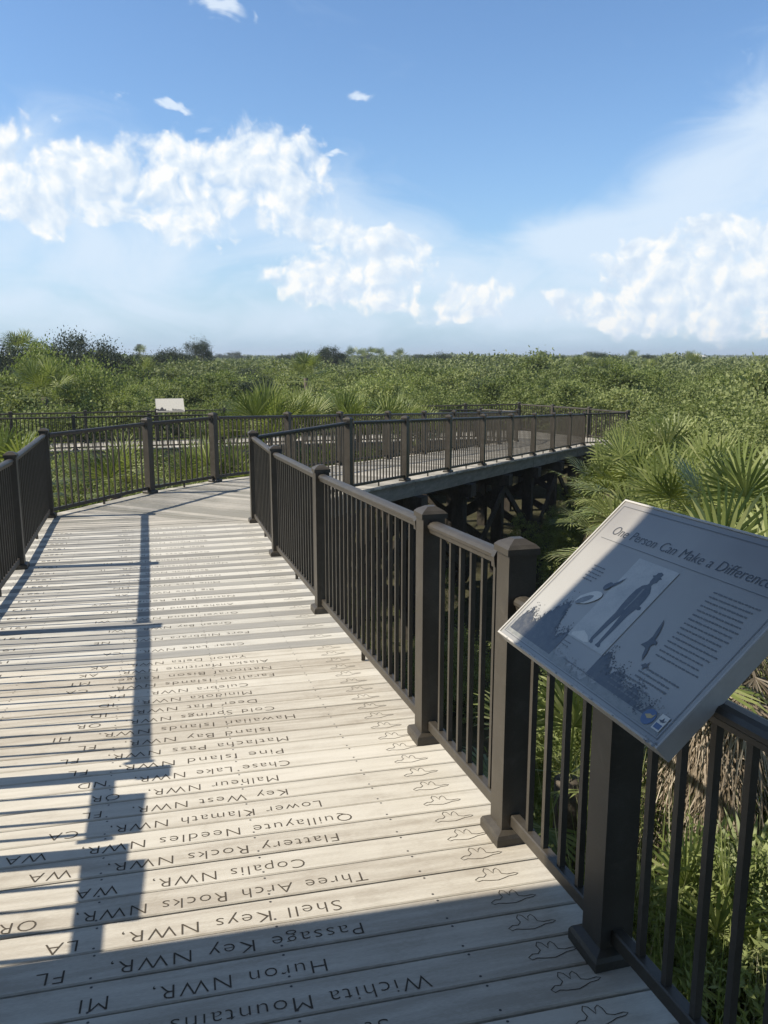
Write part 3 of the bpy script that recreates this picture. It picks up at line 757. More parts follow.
def palm_trunk(H, r=.13, seed=0):
    rd = random.Random(seed); mb = MB()
    pts = [Vector((rd.uniform(-.03, .03), rd.uniform(-.03, .03), H * k / 6)) for k in range(7)]
    mb.tube(pts, [r * (1.15 if k == 0 else rd.uniform(.88, 1.05)) for k in range(7)], 9)
    return mb.mesh('trunk', M_BARK, True)

def px(x, y, D):
    """world point seen at pixel x, y at horizontal distance D"""
    X = (x - 384) / F_PX; yy = (y - 512) / F_PX
    c, s = math.cos(TH), math.sin(TH); fw = c - yy * s; t = D / fw
    return Vector((X * t, D, EYE - t * (s + yy * c)))

used_labels = set()
def palm(label, x, y, D, sc=1.0, tall=False, skirt=0, group=None, seed=0, cat='palm'):
    p = px(x, y, D); H = max(.35, p.z - (1.72 if tall else 1.35) * sc)
    root = tag(empty('fan_palm', (p.x, p.y, 0)), label, cat, group)
    me = (TALLP if tall else PALMS)[seed % (3 if tall else 4)]
    place('crown', me, root, (0, 0, H), (0, 0, seed * 1.7), (sc, sc, sc))
    place('trunk', palm_trunk(H, seed=seed), root, (0, 0, -.05))
    if skirt: place('dead_fronds', dead_skirt(seed + 50, H, skirt), root, (0, 0, 0))
    return root
gR = 'fan palms right of the walk'
gB = 'fan palms behind the railings'
palm('tall fan palm with hanging brown dead fronds behind the tilted panel', 742, 485, 5.8, .8, skirt=150, group=gR, seed=1)
palm('fan palm at the right photo edge, fronds rising above the tilted panel', 752, 440, 8.6, .78, skirt=16, group=gR, seed=2)
def low_palm(label, X, D, z, sc, seed):
    root = tag(empty('fan_palm', (X, D, 0)), label, 'palm', gR)
    place('crown', PALMS[seed % 4], root, (0, 0, z), (0, 0, seed), (sc, sc, sc)); place('trunk', palm_trunk(z, seed=seed), root, (0, 0, -.05))
low_palm('low young fan palm seen between the balusters in the bottom right corner', 2.15, 2.7, 1.15, .6, 3)
low_palm('low fan palm in the weeds behind the post that carries the tilted panel', 1.9, 4.3, 1.5, .6, 6)
low_palm('low fan palm behind the balusters left of the tilted panel', 1.5, 6.2, 1.7, .7, 2)
palm('low broad fan palm above the top left corner of the tilted panel', 672, 450, 10.5, .75, skirt=12, group=gR, seed=3)
palm('upright fan palm nearest the end of the timber beam', 612, 438, 17.5, .85, skirt=14, group=gR, seed=4)
palm('highest fan palm crown in the clump right of the far landing', 668, 411, 16.5, 1.05, skirt=8, group=gR, seed=5)
palm('fan palm in front of the bushes at the middle of the right clump', 708, 430, 12.5, .85, skirt=6, group=gR, seed=6)
palm('shaded fan palm with dry hanging blades under the end of the descending walk', 612, 462, 18.0, .9, skirt=26, group=gR, seed=7)
palm('fan palm between the beam end and the tall right clump', 638, 430, 14, .85, skirt=10, group=gR, seed=8)
palm('fan palm in the right clump with its crown just left of the photo edge', 728, 462, 9.6, .7, skirt=6, group=gR, seed=12)
palm('fan palm right of the highest crown, half hidden by bushes', 700, 415, 17.0, .9, skirt=6, group=gR, seed=13)
palm('small fan palm low beside the top left corner of the tilted panel', 630, 480, 12.5, .8, skirt=20, group=gR, seed=9)
for i, (x, y, D, sc, lb) in enumerate(((262, 374, 19.5, .95, 'upright fan palm seen over the railing just left of the inner corner post'), (295, 380, 20.5, .85, 'upright fan palm over the railing right of the inner corner post'),
        (345, 384, 22, .9, 'upright fan palm behind the outer railing, left of the pair near the middle'), (388, 385, 23.5, .95, 'upright fan palm behind the outer railing, right of the pair near the middle'),
        (232, 400, 21, .8, 'low fan palm seen through the balusters right of the second far post'), (415, 398, 25, .85, 'short fan palm at the right end of the clump behind the outer railing'))):
    palm(lb, x, y, D, sc, True, group=gB, seed=20 + i)
for i, (x, y, D, sc, lb) in enumerate(((112, 440, 14.5, .7, 'pale fan palm seen through the railing beside the left corner post'), (200, 437, 16.5, .8, 'fan palm with dry blades seen through the middle of the back railing'),
        (2, 425, 12.5, .75, 'pale bladed fan palm beyond the left railing at the photo edge'), (318, 440, 19, .8, 'fan palm low behind the balusters of the outer railing'), (232, 445, 16.5, .7, 'low fan palm behind the back railing near the inner corner'))):
    palm(lb, x, y, D, sc, False, skirt=10, group=gB, seed=40 + i)

def shrub(name, label, cat, group, pos, rad, H, protos, seed, trunk=True, ratio=1.0):
    root = None
    rd = random.Random(seed); pr = protos[seed % len(protos)]
    sc = (rad * rd.uniform(.92, 1.08), rad * rd.uniform(.92, 1.08), rad * rd.uniform(.95, 1.05)); tall = 1.95 if protos in (NEAR, NEARB) else 1.04
    zc = H - tall * sc[2]
    if trunk:
        root = tag(empty(name, pos, rd.uniform(0, 6.28)), label, cat, group)
        place('crown', pr, root, (0, 0, zc), scale=sc); place('trunk', STEM[seed % 3], root, scale=(rad, rad, H * .9))
    else:
        root = place(name, pr, None, (pos[0], pos[1], zc), (0, 0, rd.uniform(0, 6.28)), sc); tag(root, label, cat, group)
    return root
# near shrubs: (x px, y px of the top, D, radius)
near = []
for (x, y, D, r, b) in [(85, 470, 15.5, 1.3, 1), (140, 470, 16.5, 1.2, 1), (178, 452, 18, 1.3, 0), (225, 458, 18.5, 1.2, 1), (60, 456, 18.5, 1.4, 0), (15, 452, 16, 1.3, 1), (-30, 436, 15, 1.4, 0), (120, 455, 20.5, 1.4, 0), (270, 452, 20, 1.2, 0),
                         (160, 452, 22, 1.3, 0), (20, 455, 21.5, 1.3, 0), (75, 454, 22.5, 1.2, 1), (210, 445, 22.5, 1.3, 0), (310, 455, 21, 1.0, 0), (330, 448, 24, 1.2, 0), (370, 448, 25.5, 1.2, 0),
                         (-10, 475, 12.5, 1.0, 1), (35, 470, 13.8, 1.0, 0)]:
    near.append((x, y, D, r, b, 'L'))
for (x, y, D, r, b) in [(700, 405, 19, 1.9, 0), (750, 398, 17, 1.9, 0), (655, 408, 23, 1.8, 0), (770, 412, 13, 1.5, 0), (725, 392, 23, 2.0, 1), (640, 440, 18.5, 1.4, 1), (800, 402, 15, 1.9, 0), (690, 430, 16.5, 1.3, 1), (780, 440, 10.5, 1.2, 0), (850, 440, 11, 1.5, 0), (740, 440, 15, 1.5, 0)]:
    near.append((x, y + random.uniform(-8, 10), D, r * random.uniform(.8, 1.1), b, 'R'))
for i, (x, y, D, r, b, sd) in enumerate(near):
    p = px(x, y, D)
    if sd == 'L':
        shrub('shrub', 'leafy bush in the gap between the back railing and the distant walk', 'shrub', 'bushes between the back railing and the distant walk', (p.x, p.y, 0), r, p.z, NEARB if b else NEAR, i)
    else:
        shrub('shrub', 'large leafy bush behind the fan palms right of the walk', 'shrub', 'bushes behind the right fan palms', (p.x, p.y, 0), r * 1.1, p.z, NEARB if b else NEAR, i)
# low weeds under the railing on the right and below the descending walk
WEED = [shrub_crown('weed', 400 + i, 9000, .062, M_LEAFB, H=1.9, z0=.3, clumps=110, spread=.16, aspect=.36) for i in range(3)]
k = 0
rw = random.Random(3)
while k < 90:
    D = rw.uniform(2.6, 9); X = rw.uniform(1.9, 4.8)
    if (X / D) > .75 or X < 1.75 - .283 * (D - 2): continue
    h = rw.uniform(1.3, 2.1) if D > 3.2 else rw.uniform(1.0, 1.6)
    tag(place('weed', WEED[k % 3], None, (X, D, 0), (0, 0, rw.uniform(0, 6.28)), (h / 2.2, h / 2.2, h / 2.2)), 'bright green broad-leaved weed on the ground below the right railing', 'weed', 'weeds below the right railing'); k += 1
for i in range(26):
    q = rw.uniform(-1, 15); off = rw.uniform(-4.5, 1.2)
    p = P0 + D2 * q + n2 * -off * .6
    tag(place('weed', WEED[i % 3], None, (p.x + rw.uniform(0, 1.5), p.y, 0), (0, 0, rw.uniform(0, 6.28)), (rw.uniform(.4, .6),) * 3), 'leafy weed growing in the shade around the bridge piles', 'weed', 'weeds around the bridge piles')
# grass blades and fallen fronds right of the near railing
gm = MB(); rg_ = random.Random(9)
for i in range(3200):
    D = rg_.uniform(1.6, 6.5); X = rg_.uniform(1.35, 4.2); h = rg_.uniform(.9, 2.3); a = rg_.uniform(0, 6.28); b = rg_.uniform(.1, .5); w = rg_.uniform(.006, .013)
    dx, dy = math.cos(a), math.sin(a)
    p0 = Vector((X, D, 0)); p1 = p0 + Vector((dx * b * .4, dy * b * .4, h * .6)); p2 = p0 + Vector((dx * b, dy * b, h)); s_ = Vector((-dy, dx, 0)) * w
    gm.add([p0 - s_, p0 + s_, p1 + s_ * .8, p1 - s_ * .8, p2], [(0, 1, 2, 3), (3, 2, 4)])
M_BLADE = leaf_mat('grass_blades', [(.15, .20, .05), (.24, .30, .09), (.36, .39, .18), (.55, .53, .38)], objvar=0)
tag(gm.build('grass', M_BLADE), 'tall coarse grass on the ground beyond the right railing', 'grass', kind='stuff')
for i, (X, D, z, yaw) in enumerate(((2.25, 4.3, 1.15, 2.6), (2.5, 3.4, .9, 1.0), (1.9, 5.3, 1.2, 3.6), (3.0, 4.4, 1.2, .5))):
    mb = MB(); rd = random.Random(i); frond(mb, Vector((0, 0, 0)), 0, .15, .7, .75, rd, spread=1.2, nseg=18, droop=.6)
    lb = ('dead brown fan frond lying in the weeds just behind the balusters', 'dead frond lying lowest in the weeds near the right photo edge', 'dead frond caught in the weeds left of the others', 'dead frond hanging in the weeds under the brown palm')[i]
    tag(place('fallen_frond', mb.mesh('fallen_frond', M_DEAD), None, (X, D, z), (0, .1, yaw)), lb, 'palm frond', 'fallen dead fronds')

# mangrove field: individual bushes beyond the far walk
def blocked(x, y):
    # keep the bushes off the decks
    def near_seg(a, b, w):
        ab = Vector((b.x - a.x, b.y - a.y)); ap = Vector((x - a.x, y - a.y)); t = max(0, min(1, ap.dot(ab) / ab.dot(ab)))
        return (ap - ab * t).length < w
    mid3a = (K2 + M_) / 2; mid3b = (L1 + L2) / 2
    return near_seg(mid3a, mid3b, 2.7) or near_seg((E_ + K_) / 2, (N_ + M_) / 2, 4.6) or near_seg((P0 + Bp) / 2, (E_ + K_) / 2, 3.2)
pts = []; rf = random.Random(21); tries = 0
kinds_ = [('pale', 0)]
cnt = 0
while len(pts) < 262 and tries < 60000:
    tries += 1
    D = math.sqrt(rf.uniform(24 ** 2, 72 ** 2)); a = rf.uniform(-.56, .56)
    x, y = D * math.sin(a), D * math.cos(a)
    if blocked(x, y): continue
    mind = 1.7 + (D - 24) * .035
    if y < 30 + .3 * x and x < 4: continue
    if D < 32 and 2 < x < 9.8: continue
    if any((x - q[0]) ** 2 + (y - q[1]) ** 2 < mind ** 2 for q in pts): continue
    pts.append((x, y, D))
for i, (x, y, D) in enumerate(pts):
    rad = 1.5 + (D - 24) * .035 + rf.uniform(-.2, .4)
    h = rf.uniform(2.5, 3.7) + max(0, (D - 30)) * .012 + (.6 if rf.random() < .12 else 0)
    if D < 34: h = rf.uniform(2.6, 3.25)
    bright = rf.random() < .35
    lb = 'yellow-green bush in the dense thicket beyond the far railings' if bright else 'mid-green bush in the dense thicket beyond the far railings'
    shrub('shrub', lb, 'shrub', 'yellow-green bushes of the thicket' if bright else 'mid-green bushes of the thicket', (x, y, 0), rad * rf.uniform(.75, 1.25), h, MIDB if bright else MID, i, trunk=False)
ra = random.Random(31); n_ = 0
while n_ < 34:
    D = math.sqrt(ra.uniform(34 ** 2, 120 ** 2)); a = ra.uniform(-.5, .52); x, y = D * math.sin(a), D * math.cos(a)
    if blocked(x, y): continue
    n_ += 1
    if n_ % 2:
        root = tag(empty('fan_palm', (x, y, 0)), 'small fan palm poking out of the thicket between the far railings and the skyline', 'palm', 'fan palms scattered in the thicket')
        z = ra.uniform(3.2, 3.9); q = ra.uniform(.9, 1.3)
        place('crown', PALMS[n_ % 4], root, (0, 0, z), (0, 0, n_), (q, q, q)); place('trunk', palm_trunk(z, seed=n_), root, (0, 0, -.05))
    else:
        h = ra.uniform(3.6, 4.5); q = ra.uniform(1.2, 2.1)
        o = place('shrub', DARK[n_ % 4 // 2], None, (x, y, h - q), (0, 0, n_), (q, q, q)); tag(o, 'dark green bush standing out of the paler thicket beyond the far railings', 'shrub', 'dark bushes scattered in the thicket')
for i in range(30):
    D = ra.uniform(140, 420); a = ra.uniform(-.5, .5); z = 5 + D / 844 * ra.uniform(0, 4.5); q = D / 844 * ra.uniform(5, 11)
    o = place('distant_tree', DARK[i % 2], None, (D * math.sin(a), D * math.cos(a), z - q * .8), (0, 0, i), (q, q, q * .8))
    tag(o, 'tiny dark tree crown on the hazy skyline', 'tree', 'distant trees on the skyline')
# trees that stand above the thicket
def tree(label, x, ytop, D, rad, protos, seed, crown_h=.55, group=None, name='tree'):
    p = px(x, ytop, D); H = p.z
    root = tag(empty(name, (p.x, p.y, 0), seed), label, 'tree', group)
    ch = H * crown_h
    ch = min(ch, rad * 1.5); place('crown', protos[seed % len(protos)], root, (0, 0, H - ch * 1.05), scale=(rad, rad, ch))
    mb = MB(); rd = random.Random(seed); top = H - ch * .6
    mb.tube([(0, 0, -.1), (.05, .03, top * .5), (0, .05, top)], [.11, .085, .05], 7)
    for k in range(6):
        a = rd.uniform(0, 6.28); z = top * rd.uniform(.6, .98)
        mb.tube([(0, .03, z), (math.cos(a) * rad * .35, math.sin(a) * rad * .35, z + ch * .25), (math.cos(a) * rad * .7, math.sin(a) * rad * .7, z + ch * .5)], [.045, .03, .01], 5)
    mb.build('trunk', M_BARK, root, smooth=True)
    return root
tree('light green willowy tree standing left, in front of the dark ones', 50, 349, 40, 2.3, MIDB, 1, .75)
tree('light green tree beside the willowy one, a little shorter, at the left', 92, 366, 36, 1.9, MIDB, 2, .8)
tree('dark tree making the highest bump on the left skyline', 78, 340, 62, 3.0, DARK, 3, .6)
tree('dark tree just right of the highest bump on the left skyline', 103, 349, 60, 2.8, DARK, 4, .6)
tree('dark tree between the left palm head and the highest bump', 46, 347, 66, 2.6, DARK, 5, .5)
tree('round-headed dark tree alone on the skyline left of centre', 197, 341, 92, 1.8, DARK, 6, .4)
tree('dark tree in the thicket below the lone round-headed one', 168, 352, 75, 2.3, DARK, 7, .4)
tree('dark tree near the left photo edge under the skyline', 8, 345, 58, 3.0, DARK, 8, .5)
tree('low dark tree breaking the skyline right of centre', 600, 354, 110, 3.0, DARK, 9, .35)
tree('low dark tree breaking the skyline at the centre', 440, 354, 120, 3.4, DARK, 10, .35)
tree('rounded dark tree on the skyline behind the centre palms', 330, 349, 100, 2.2, DARK, 11, .35)
tree('light green tree rising at the right edge behind the palms', 755, 378, 27, 2.0, MID, 12, .7)
def sky_palm(label, x, ytop, D, seed, sc=1.3):
    p = px(x, ytop, D); H = p.z
    root = tag(empty('fan_palm', (p.x, p.y, 0)), label, 'palm', 'palms on the skyline')
    place('crown', PALMS[seed % 4], root, (0, 0, H - sc * .9), (0, 0, seed), (sc, sc, sc)); place('trunk', palm_trunk(H - sc * .9, seed=seed), root, (0, 0, -.05))
sky_palm('palm head on the skyline near the left edge', 20, 338, 60, 1, 1.5)
for i, (x, y) in enumerate(((352, 350), (362, 351), (371, 350), (380, 351), (326, 350))):
    sky_palm('tiny palm head on the distant skyline left of centre', x, y, 230 + 8 * i, i, 2.2)
for i, (x, y, lb) in enumerate(((632, 353, 'small palm head on the skyline above the right fan palms'), (690, 354, 'small palm head next to the pale far roof'), (400, 351, 'small palm head on the skyline just right of centre'), (140, 347, 'small palm head on the skyline above the left field'), (668, 355, 'small palm head left of the pale far roof'))):
    sky_palm(lb, x, y, 200 + i * 12, i + 2, 2.0)

# far thicket: one bumpy canopy with leaf clumps on it, out to the horizon
def hash2(ix, iy, k):
    v = np.sin(ix * 127.1 + iy * 311.7 + k * 74.7) * 43758.5453; return v - np.floor(v)
def canopy(x, y, cell=5.0):
    best = np.zeros_like(x)
    cx, cy = np.floor(x / cell), np.floor(y / cell)
    for dx in (-1, 0, 1):
        for dy in (-1, 0, 1):
            ix, iy = cx + dx, cy + dy
            px_ = (ix + hash2(ix, iy, 1)) * cell; py_ = (iy + hash2(ix, iy, 2)) * cell
            r = cell * (.55 + .5 * hash2(ix, iy, 3)); d2 = ((x - px_) ** 2 + (y - py_) ** 2) / r ** 2
            hgt = 1.0 + 1.35 * hash2(ix, iy, 4) + .8 * (hash2(ix, iy, 5) > .94)
            best = np.maximum(best, np.sqrt(np.maximum(0, 1 - d2)) * hgt)
    und = .25 * np.sin(x * .021 + 1) + .25 * np.sin(y * .017) 
    return 2.0 + best + und
rgf = np.random.default_rng(77)
def bumps(x, y, D):
    return (np.maximum(0, canopy(x, y, 31.0) - 3.9) * 2.0 - .35) * np.clip((D - 90) / 400, 0, 1)
nL = 800000
Df = np.exp(rgf.uniform(np.log(62), np.log(1700), nL)); af = rgf.uniform(-.68, .68, nL)
xf, yf = Df * np.sin(af), Df * np.cos(af)
cell = 5.0
zf = canopy(xf, yf) + rgf.normal(0, .16, nL) - rgf.exponential(.25, nL)
zf += np.clip((Df - 400) / 1300, 0, 1) * .35 + bumps(xf, yf, Df)
Pf = np.stack([xf, yf, zf], 1)
Vq = leaf_quads(Pf, Df * .0030 + .05, rgf, up=.3, aspect=.6)
th = quads_mesh('thicket', Vq, M_FAR)
tho = place('thicket', th)
tag(tho, 'low green thicket stretching flat to the horizon', 'thicket', kind='stuff')
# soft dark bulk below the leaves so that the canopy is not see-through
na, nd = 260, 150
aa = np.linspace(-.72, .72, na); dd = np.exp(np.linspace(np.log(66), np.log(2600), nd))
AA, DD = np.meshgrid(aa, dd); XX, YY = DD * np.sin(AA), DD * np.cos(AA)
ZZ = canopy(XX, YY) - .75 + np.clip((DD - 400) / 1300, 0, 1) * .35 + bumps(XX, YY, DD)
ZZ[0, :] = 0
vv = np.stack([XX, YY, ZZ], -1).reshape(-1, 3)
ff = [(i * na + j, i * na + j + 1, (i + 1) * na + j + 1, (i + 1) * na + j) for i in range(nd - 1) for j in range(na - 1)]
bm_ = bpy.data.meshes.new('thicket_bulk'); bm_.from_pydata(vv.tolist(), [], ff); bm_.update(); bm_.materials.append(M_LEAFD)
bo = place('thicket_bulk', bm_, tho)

# far house and mast
hs = px(692, 357.5, 420)
hr = tag(empty('house', (hs.x, hs.y, 0)), 'pale roofed house far away on the skyline at the right', 'house')
M_WHITE = plain('white_paint', (.75, .75, .73), .6)
MB().box(-5, 5, -4, 4, 0, 5.2).build('wall', M_WHITE, hr)
MB().add([(-5.6, -4.6, 5.2), (5.6, -4.6, 5.2), (5.6, 4.6, 5.2), (-5.6, 4.6, 5.2), (-3, 0, 6.6), (3, 0, 6.6)], [(3, 2, 1, 0), (0, 1, 5, 4), (1, 2, 5), (2, 3, 4, 5), (3, 0, 4)]).build('roof', M_WHITE, hr)
mp_ = px(139, 345, 300)
mr = tag(empty('mast', (mp_.x, mp_.y, 0)), 'thin dark mast on the skyline at the left', 'mast')
MB().tube([(0, 0, 0), (0, 0, mp_.z)], [.45, .3], 8).build('pole', M_BEAM, mr); MB().box(-.6, .6, -.5, .5, mp_.z - 1.6, mp_.z + .3).build('head', M_BEAM, mr)

# ------------------------------------------------------------------ air
hm = bpy.data.materials.new('haze_air'); hnt, _, hL = nodes(hm)
ho = N(hnt, 'ShaderNodeOutputMaterial'); hv = N(hnt, 'ShaderNodeVolumePrincipled'); hL.new(hv.outputs[0], ho.inputs['Volume'])
hv.inputs['Color'].default_value = (.80, .88, 1.0, 1); hv.inputs['Density'].default_value = 0.00045; hv.inputs['Anisotropy'].default_value = 0.2
tag(MB().box(-2900, 2900, -60, 2900, -1.0, 22.0).build('haze', hm), kind='stuff')

# ------------------------------------------------------------------ camera
cam = bpy.data.cameras.new('camera'); co = bpy.data.objects.new('camera', cam); C.objects.link(co)
cam.sensor_fit = 'VERTICAL'; cam.sensor_height = 24; cam.lens = 24 * F_PX / 1024
cam.clip_end = 12000; cam.clip_start = .05
co.location = (0, 0, EYE); co.rotation_euler = (math.pi / 2 - TH, 0, 0)
scene.camera = co

# ------------------------------------------------------------------ light
SEL = R(41.5); SAZ = Vector((-.989, -.147, 0)).normalized()
tosun = Vector((SAZ.x * math.cos(SEL), SAZ.y * math.cos(SEL), math.sin(SEL)))
sl = bpy.data.lights.new('sun', 'SUN'); sl.energy = 5.0; sl.angle = R(.53); sl.color = (1, .91, .79)
so = bpy.data.objects.new('sun', sl); C.objects.link(so); so.rotation_euler = tosun.to_track_quat('Z', 'Y').to_euler(); so.location = (-20, -5, 30)

# ------------------------------------------------------------------ world: sky with clouds at their bearings
w = bpy.data.worlds.new('World'); scene.world = w; w.use_nodes = True
nt = w.node_tree; nt.nodes.clear(); L = nt.links
out = N(nt, 'ShaderNodeOutputWorld'); bg = N(nt, 'ShaderNodeBackground'); L.new(bg.outputs[0], out.inputs[0])
SKY = 0.114
bg.inputs['Strength'].default_value = SKY
sky = N(nt, 'ShaderNodeTexSky', sky_type='NISHITA'); sky.sun_disc = False; sky.sun_elevation = SEL; sky.sun_rotation = math.atan2(tosun.x, tosun.y)
sky.air_density = 1.0; sky.dust_density = .6; sky.ozone_density = 4.0
def sock(v, n, i):
    if isinstance(v, (int, float)): n.inputs[i].default_value = v
    else: n.id_data.links.new(v, n.inputs[i])
def mth(tree, op, a, b=0.0, c=None, clamp=False):
    n = tree.nodes.new('ShaderNodeMath'); n.operation = op; n.use_clamp = clamp
    sock(a, n, 0); sock(b, n, 1)
    if c is not None: sock(c, n, 2)
    return n.outputs[0]
def bearing(x, y):
    p = px(x, y, 1.0); return math.atan2(p.x, p.y), math.atan2(p.z - EYE, math.hypot(p.x, p.y))
GR = 1.0
def make_field(name, blobs, GR=1.0, mode='MAXIMUM'):
    """node group: (az, el, 0) -> sum of soft ellipses"""
    gt = bpy.data.node_groups.new(name, 'ShaderNodeTree')
    gt.interface.new_socket('P', in_out='INPUT', socket_type='NodeSocketVector'); gt.interface.new_socket('Value', in_out='OUTPUT', socket_type='NodeSocketFloat')
    gi = gt.nodes.new('NodeGroupInput'); go = gt.nodes.new('NodeGroupOutput'); acc = None
    for (x, y, rx, ry, rot, amp) in blobs:
        az, el = bearing(x, y)
        if rot:
            mp = gt.nodes.new('ShaderNodeMapping'); mp.vector_type = 'TEXTURE'
            mp.inputs['Location'].default_value = (az, el, 0); mp.inputs['Rotation'].default_value = (0, 0, R(rot)); mp.inputs['Scale'].default_value = (rx * GR / 830, ry * GR / 830, 1)
        else:
            mp = gt.nodes.new('ShaderNodeVectorMath'); mp.operation = 'MULTIPLY_ADD'
            mp.inputs[1].default_value = (830 / rx / GR, 830 / ry / GR, 0); mp.inputs[2].default_value = (-az * 830 / rx / GR, -el * 830 / ry / GR, 0)
        gt.links.new(gi.outputs[0], mp.inputs[0])
        ln = gt.nodes.new('ShaderNodeVectorMath'); ln.operation = 'DOT_PRODUCT'; gt.links.new(mp.outputs[0], ln.inputs[0]); gt.links.new(mp.outputs[0], ln.inputs[1])
        e = mth(gt, 'EXPONENT', mth(gt, 'MULTIPLY', ln.outputs['Value'], -0.8)); e = mth(gt, 'MULTIPLY', e, amp)
        acc = e if acc is None else mth(gt, mode, acc, e)
    gt.links.new(acc, go.inputs[0]); return gt
tc = N(nt, 'ShaderNodeTexCoord'); sep = N(nt, 'ShaderNodeSeparateXYZ'); L.new(tc.outputs['Generated'], sep.inputs[0])
az = mth(nt, 'ARCTAN2', sep.outputs[0], sep.outputs[1]); el = mth(nt, 'ARCSINE', sep.outputs[2])
cmb = N(nt, 'ShaderNodeCombineXYZ'); L.new(az, cmb.inputs[0]); L.new(el, cmb.inputs[1])
P_ = cmb.outputs[0]
def vadd(a, b):
    n = N(nt, 'ShaderNodeVectorMath', operation='ADD'); L.new(a, n.inputs[0])
    if isinstance(b, tuple): n.inputs[1].default_value = b
    else: L.new(b, n.inputs[1])
    return n.outputs[0]
def noise(vec, scale, detail=5.0, rough=.55, dist=0.0, stretch=None):
    if stretch:
        m = N(nt, 'ShaderNodeMapping'); m.inputs['Scale'].default_value = stretch; L.new(vec, m.inputs[0]); vec = m.outputs[0]
    n = N(nt, 'ShaderNodeTexNoise', noise_dimensions='2D', i_Scale=scale, i_Detail=detail, i_Roughness=rough, i_Distortion=dist); L.new(vec, n.inputs['Vector']); return n
# warp
wn = noise(P_, 14.0, 3.0)
wv = N(nt, 'ShaderNodeVectorMath', operation='MULTIPLY_ADD'); L.new(wn.outputs['Color'], wv.inputs[0]); wv.inputs[1].default_value = (.05, .05, 0); wv.inputs[2].default_value = (-.025, -.025, 0)
PW_ = vadd(P_, wv.outputs[0])
cum = [(300, 170, 26, 20, 0, .7), (20, 215, 70, 12, 0, .5), (150, 225, 80, 14, 0, .45), (600, 325, 60, 8, 0, .5), (690, 265, 40, 22, 0, .6), (-5, 150, 22, 26, 0, 1), (72, 155, 28, 22, 0, 1), (145, 168, 40, 26, 0, 1), (205, 180, 55, 28, 0, .95), (268, 158, 40, 25, 0, 1), (255, 188, 45, 16, 0, .95), (95, 203, 70, 13, 0, 1), (30, 192, 55, 12, 0, 1), (190, 235, 20, 12, 0, .55), (5, 320, 14, 12, 0, .6),
       (325, 223, 26, 10, 0, 1), (365, 238, 45, 10, 0, .95), (405, 240, 20, 8, 0, .95), (355, 265, 55, 16, 0, .9), (300, 280, 45, 14, 0, .95), (335, 302, 42, 11, 0, .95), (395, 275, 26, 25, 0, .9), (395, 300, 16, 10, 0, .9),
       (450, 302, 18, 12, 0, .95), (492, 296, 18, 11, 0, 1), (470, 317, 48, 7, 0, .8), (555, 300, 11, 6, 0, .8), (575, 312, 25, 9, 0, .7),
       (650, 245, 15, 14, 0, 1), (637, 272, 28, 18, 0, 1.25), (622, 305, 28, 18, 0, 1.25), (718, 226, 20, 12, 0, 1), (748, 255, 32, 20, 0, 1.2), (745, 288, 40, 24, 0, 1.25), (690, 300, 42, 16, 0, .8), (735, 318, 50, 10, 0, .8), (790, 240, 30, 40, 0, 1), (780, 300, 40, 30, 0, .9)]
wisp = [(175, 108, 16, 4, 0, 1), (205, 128, 18, 6, 20, .7), (222, 12, 26, 6, -22, 1), (258, 26, 10, 4, -40, .7), (363, 91, 11, 5, 15, .9), (312, 136, 9, 6, 0, .9), (335, 161, 13, 4, 5, .9), (118, 95, 14, 4, 10, .5), (45, 108, 7, 4, 0, .5), (112, 45, 12, 4, -10, .35), (740, 60, 30, 8, 0, .3)]
veil = [(250, 225, 170, 45, 0, .8), (390, 265, 90, 50, 0, 1), (40, 180, 130, 50, 0, .7), (700, 195, 150, 48, 30, 1.15), (790, 150, 80, 45, 30, 1.1), (590, 235, 110, 28, 10, 1.1), (640, 265, 150, 45, 0, 1.1), (480, 275, 130, 38, 0, 1), (560, 305, 190, 35, 0, 1), (90, 255, 190, 50, 0, .9), (60, 310, 160, 35, 0, .85), (300, 320, 150, 25, 0, .7), (750, 260, 80, 70, 0, 1)]
def grp(gt, vec):
    g_ = nt.nodes.new('ShaderNodeGroup'); g_.node_tree = gt; L.new(vec, g_.inputs[0]); return g_.outputs[0]
G1 = make_field('cumulus_field', cum, 1.14, 'ADD'); G2 = make_field('wisp_field', wisp); G3 = make_field('veil_field', veil)
G1v = mth(nt, 'MINIMUM', grp(G1, PW_), 1.15)
def density(off):
    v = vadd(PW_, off); v0 = vadd(P_, off)
    n1 = noise(v0, 20.0, 7.0, .60, 0.25).outputs[0]
    vo = N(nt, 'ShaderNodeTexVoronoi', feature='SMOOTH_F1', voronoi_dimensions='2D'); vo.inputs['Scale'].default_value = 38.0; vo.inputs['Smoothness'].default_value = .6; L.new(v, vo.inputs['Vector'])
    try: vo.inputs['Detail'].default_value = 2.0
    except Exception: pass
    bil = mth(nt, 'SUBTRACT', .42, vo.outputs['Distance'])
    d = mth(nt, 'MULTIPLY_ADD', mth(nt, 'SUBTRACT', n1, .5), 1.3, G1v)
    return mth(nt, 'MULTIPLY_ADD', bil, .55, d)
d0 = density((0, 0, 0)); d1_ = density((-.010, .010, 0))
def smooth(v, a, b):
    n = N(nt, 'ShaderNodeMapRange', interpolation_type='SMOOTHSTEP'); n.inputs['From Min'].default_value = a; n.inputs['From Max'].default_value = b; L.new(v, n.inputs['Value']); return n.outputs[0]
alpha_c = mth(nt, 'MULTIPLY', smooth(d0, .40, 1.0), .96)
relief = mth(nt, 'SUBTRACT', d0, d1_)
lit = mth(nt, 'MULTIPLY_ADD', relief, 1.15, .55, clamp=True)
big = smooth(noise(P_, 9.0, 4.0).outputs[0], .3, .7)
lit = mth(nt, 'MULTIPLY', lit, mth(nt, 'MULTIPLY_ADD', big, .25, .80), clamp=True)
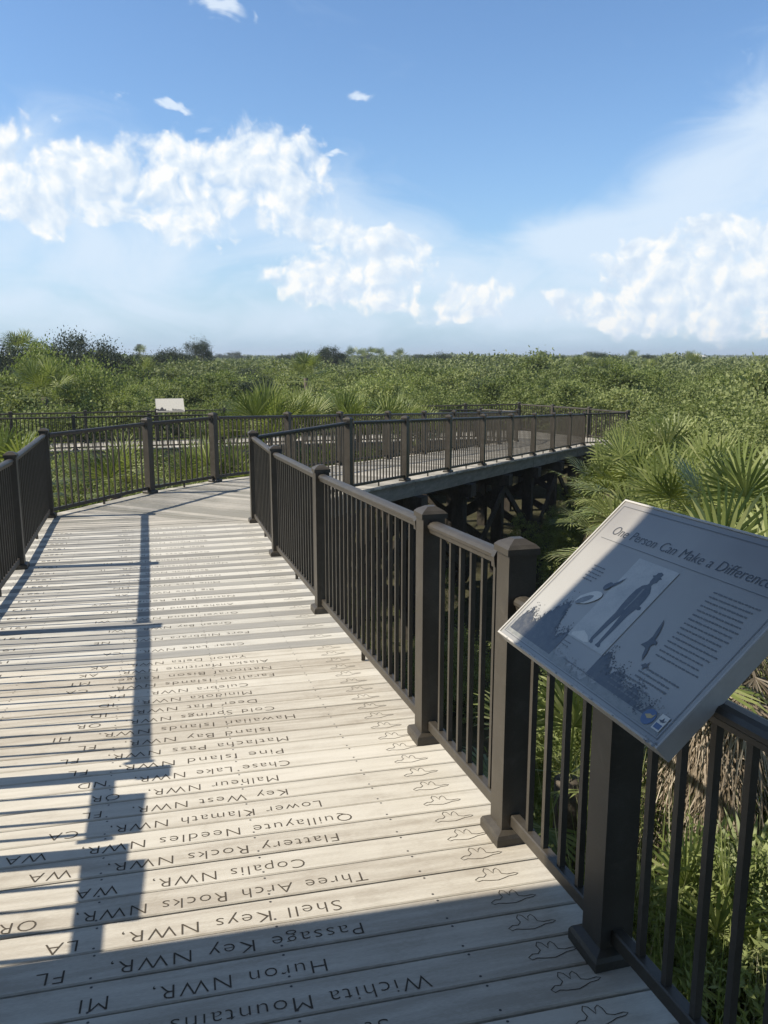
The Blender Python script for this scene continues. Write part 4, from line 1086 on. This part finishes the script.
# sun-side shading painted into the clouds, bluer where less lit
ccol = ramp(nt, lit, [(0.0, (4.2, 5.05, 6.1)), (.35, (5.0, 5.7, 6.5)), (.60, (5.8, 6.3, 6.75)), (.85, (6.9, 6.9, 6.75))])
nw = noise(P_, 30.0, 8.0, .65, .5, (.6, 1.5, 1)).outputs[0]
wf = mth(nt, 'MULTIPLY_ADD', mth(nt, 'SUBTRACT', nw, .5), 1.6, grp(G2, PW_)); alpha_w = mth(nt, 'MULTIPLY', smooth(wf, .35, .95), .75)
nv = noise(P_, 9.0, 7.0, .6, .6, (.7, 1.6, 1)).outputs[0]
vf = mth(nt, 'MULTIPLY_ADD', mth(nt, 'SUBTRACT', nv, .5), 1.15, grp(G3, P_)); alpha_v = mth(nt, 'MULTIPLY', smooth(vf, .12, 1.05), .86)
# low band of haze at the horizon
hz_ = mth(nt, 'EXPONENT', mth(nt, 'MULTIPLY', mth(nt, 'MAXIMUM', el, 0.0), -9.0)); hz_ = mth(nt, 'MULTIPLY', hz_, .9)
def mix(f_, a, b):
    n = N(nt, 'ShaderNodeMixRGB'); sock(f_, n, 0)
    for i, v in ((1, a), (2, b)):
        if isinstance(v, tuple): n.inputs[i].default_value = (*v, 1)
        else: L.new(v, n.inputs[i])
    return n.outputs[0]
tint = N(nt, 'ShaderNodeMixRGB', blend_type='MULTIPLY'); tint.inputs[0].default_value = 1; L.new(sky.outputs[0], tint.inputs[1]); tint.inputs[2].default_value = (.93, 1.07, 1.17, 1)
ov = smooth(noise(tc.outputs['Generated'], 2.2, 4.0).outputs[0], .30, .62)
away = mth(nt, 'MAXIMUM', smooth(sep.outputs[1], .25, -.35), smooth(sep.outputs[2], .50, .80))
c0 = mix(mth(nt, 'MULTIPLY', ov, mth(nt, 'MULTIPLY', away, .92)), tint.outputs[0], (.9, .97, 1.08))  # grey cover added to the unseen sky, dimming and whitening the fill
c1 = mix(hz_, c0, (2.9, 4.2, 5.5))
c2 = mix(alpha_v, c1, (4.95, 5.8, 6.75))
c3 = mix(alpha_w, c2, (5.8, 6.4, 7.0))
c4 = mix(alpha_c, c3, ccol)
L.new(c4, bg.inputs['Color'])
w.cycles.sampling_method = 'MANUAL'; w.cycles.sample_map_resolution = 512

# ------------------------------------------------------------------ view
vs_ = scene.view_settings
scene.display_settings.display_device = 'sRGB'
vs_.view_transform = 'Standard'; vs_.look = 'None'; vs_.gamma = 1.0; vs_.exposure = 0.40; vs_.use_curve_mapping = False
scene.cycles.max_bounces = 6; scene.cycles.diffuse_bounces = 3; scene.cycles.glossy_bounces = 2; scene.cycles.transmission_bounces = 3
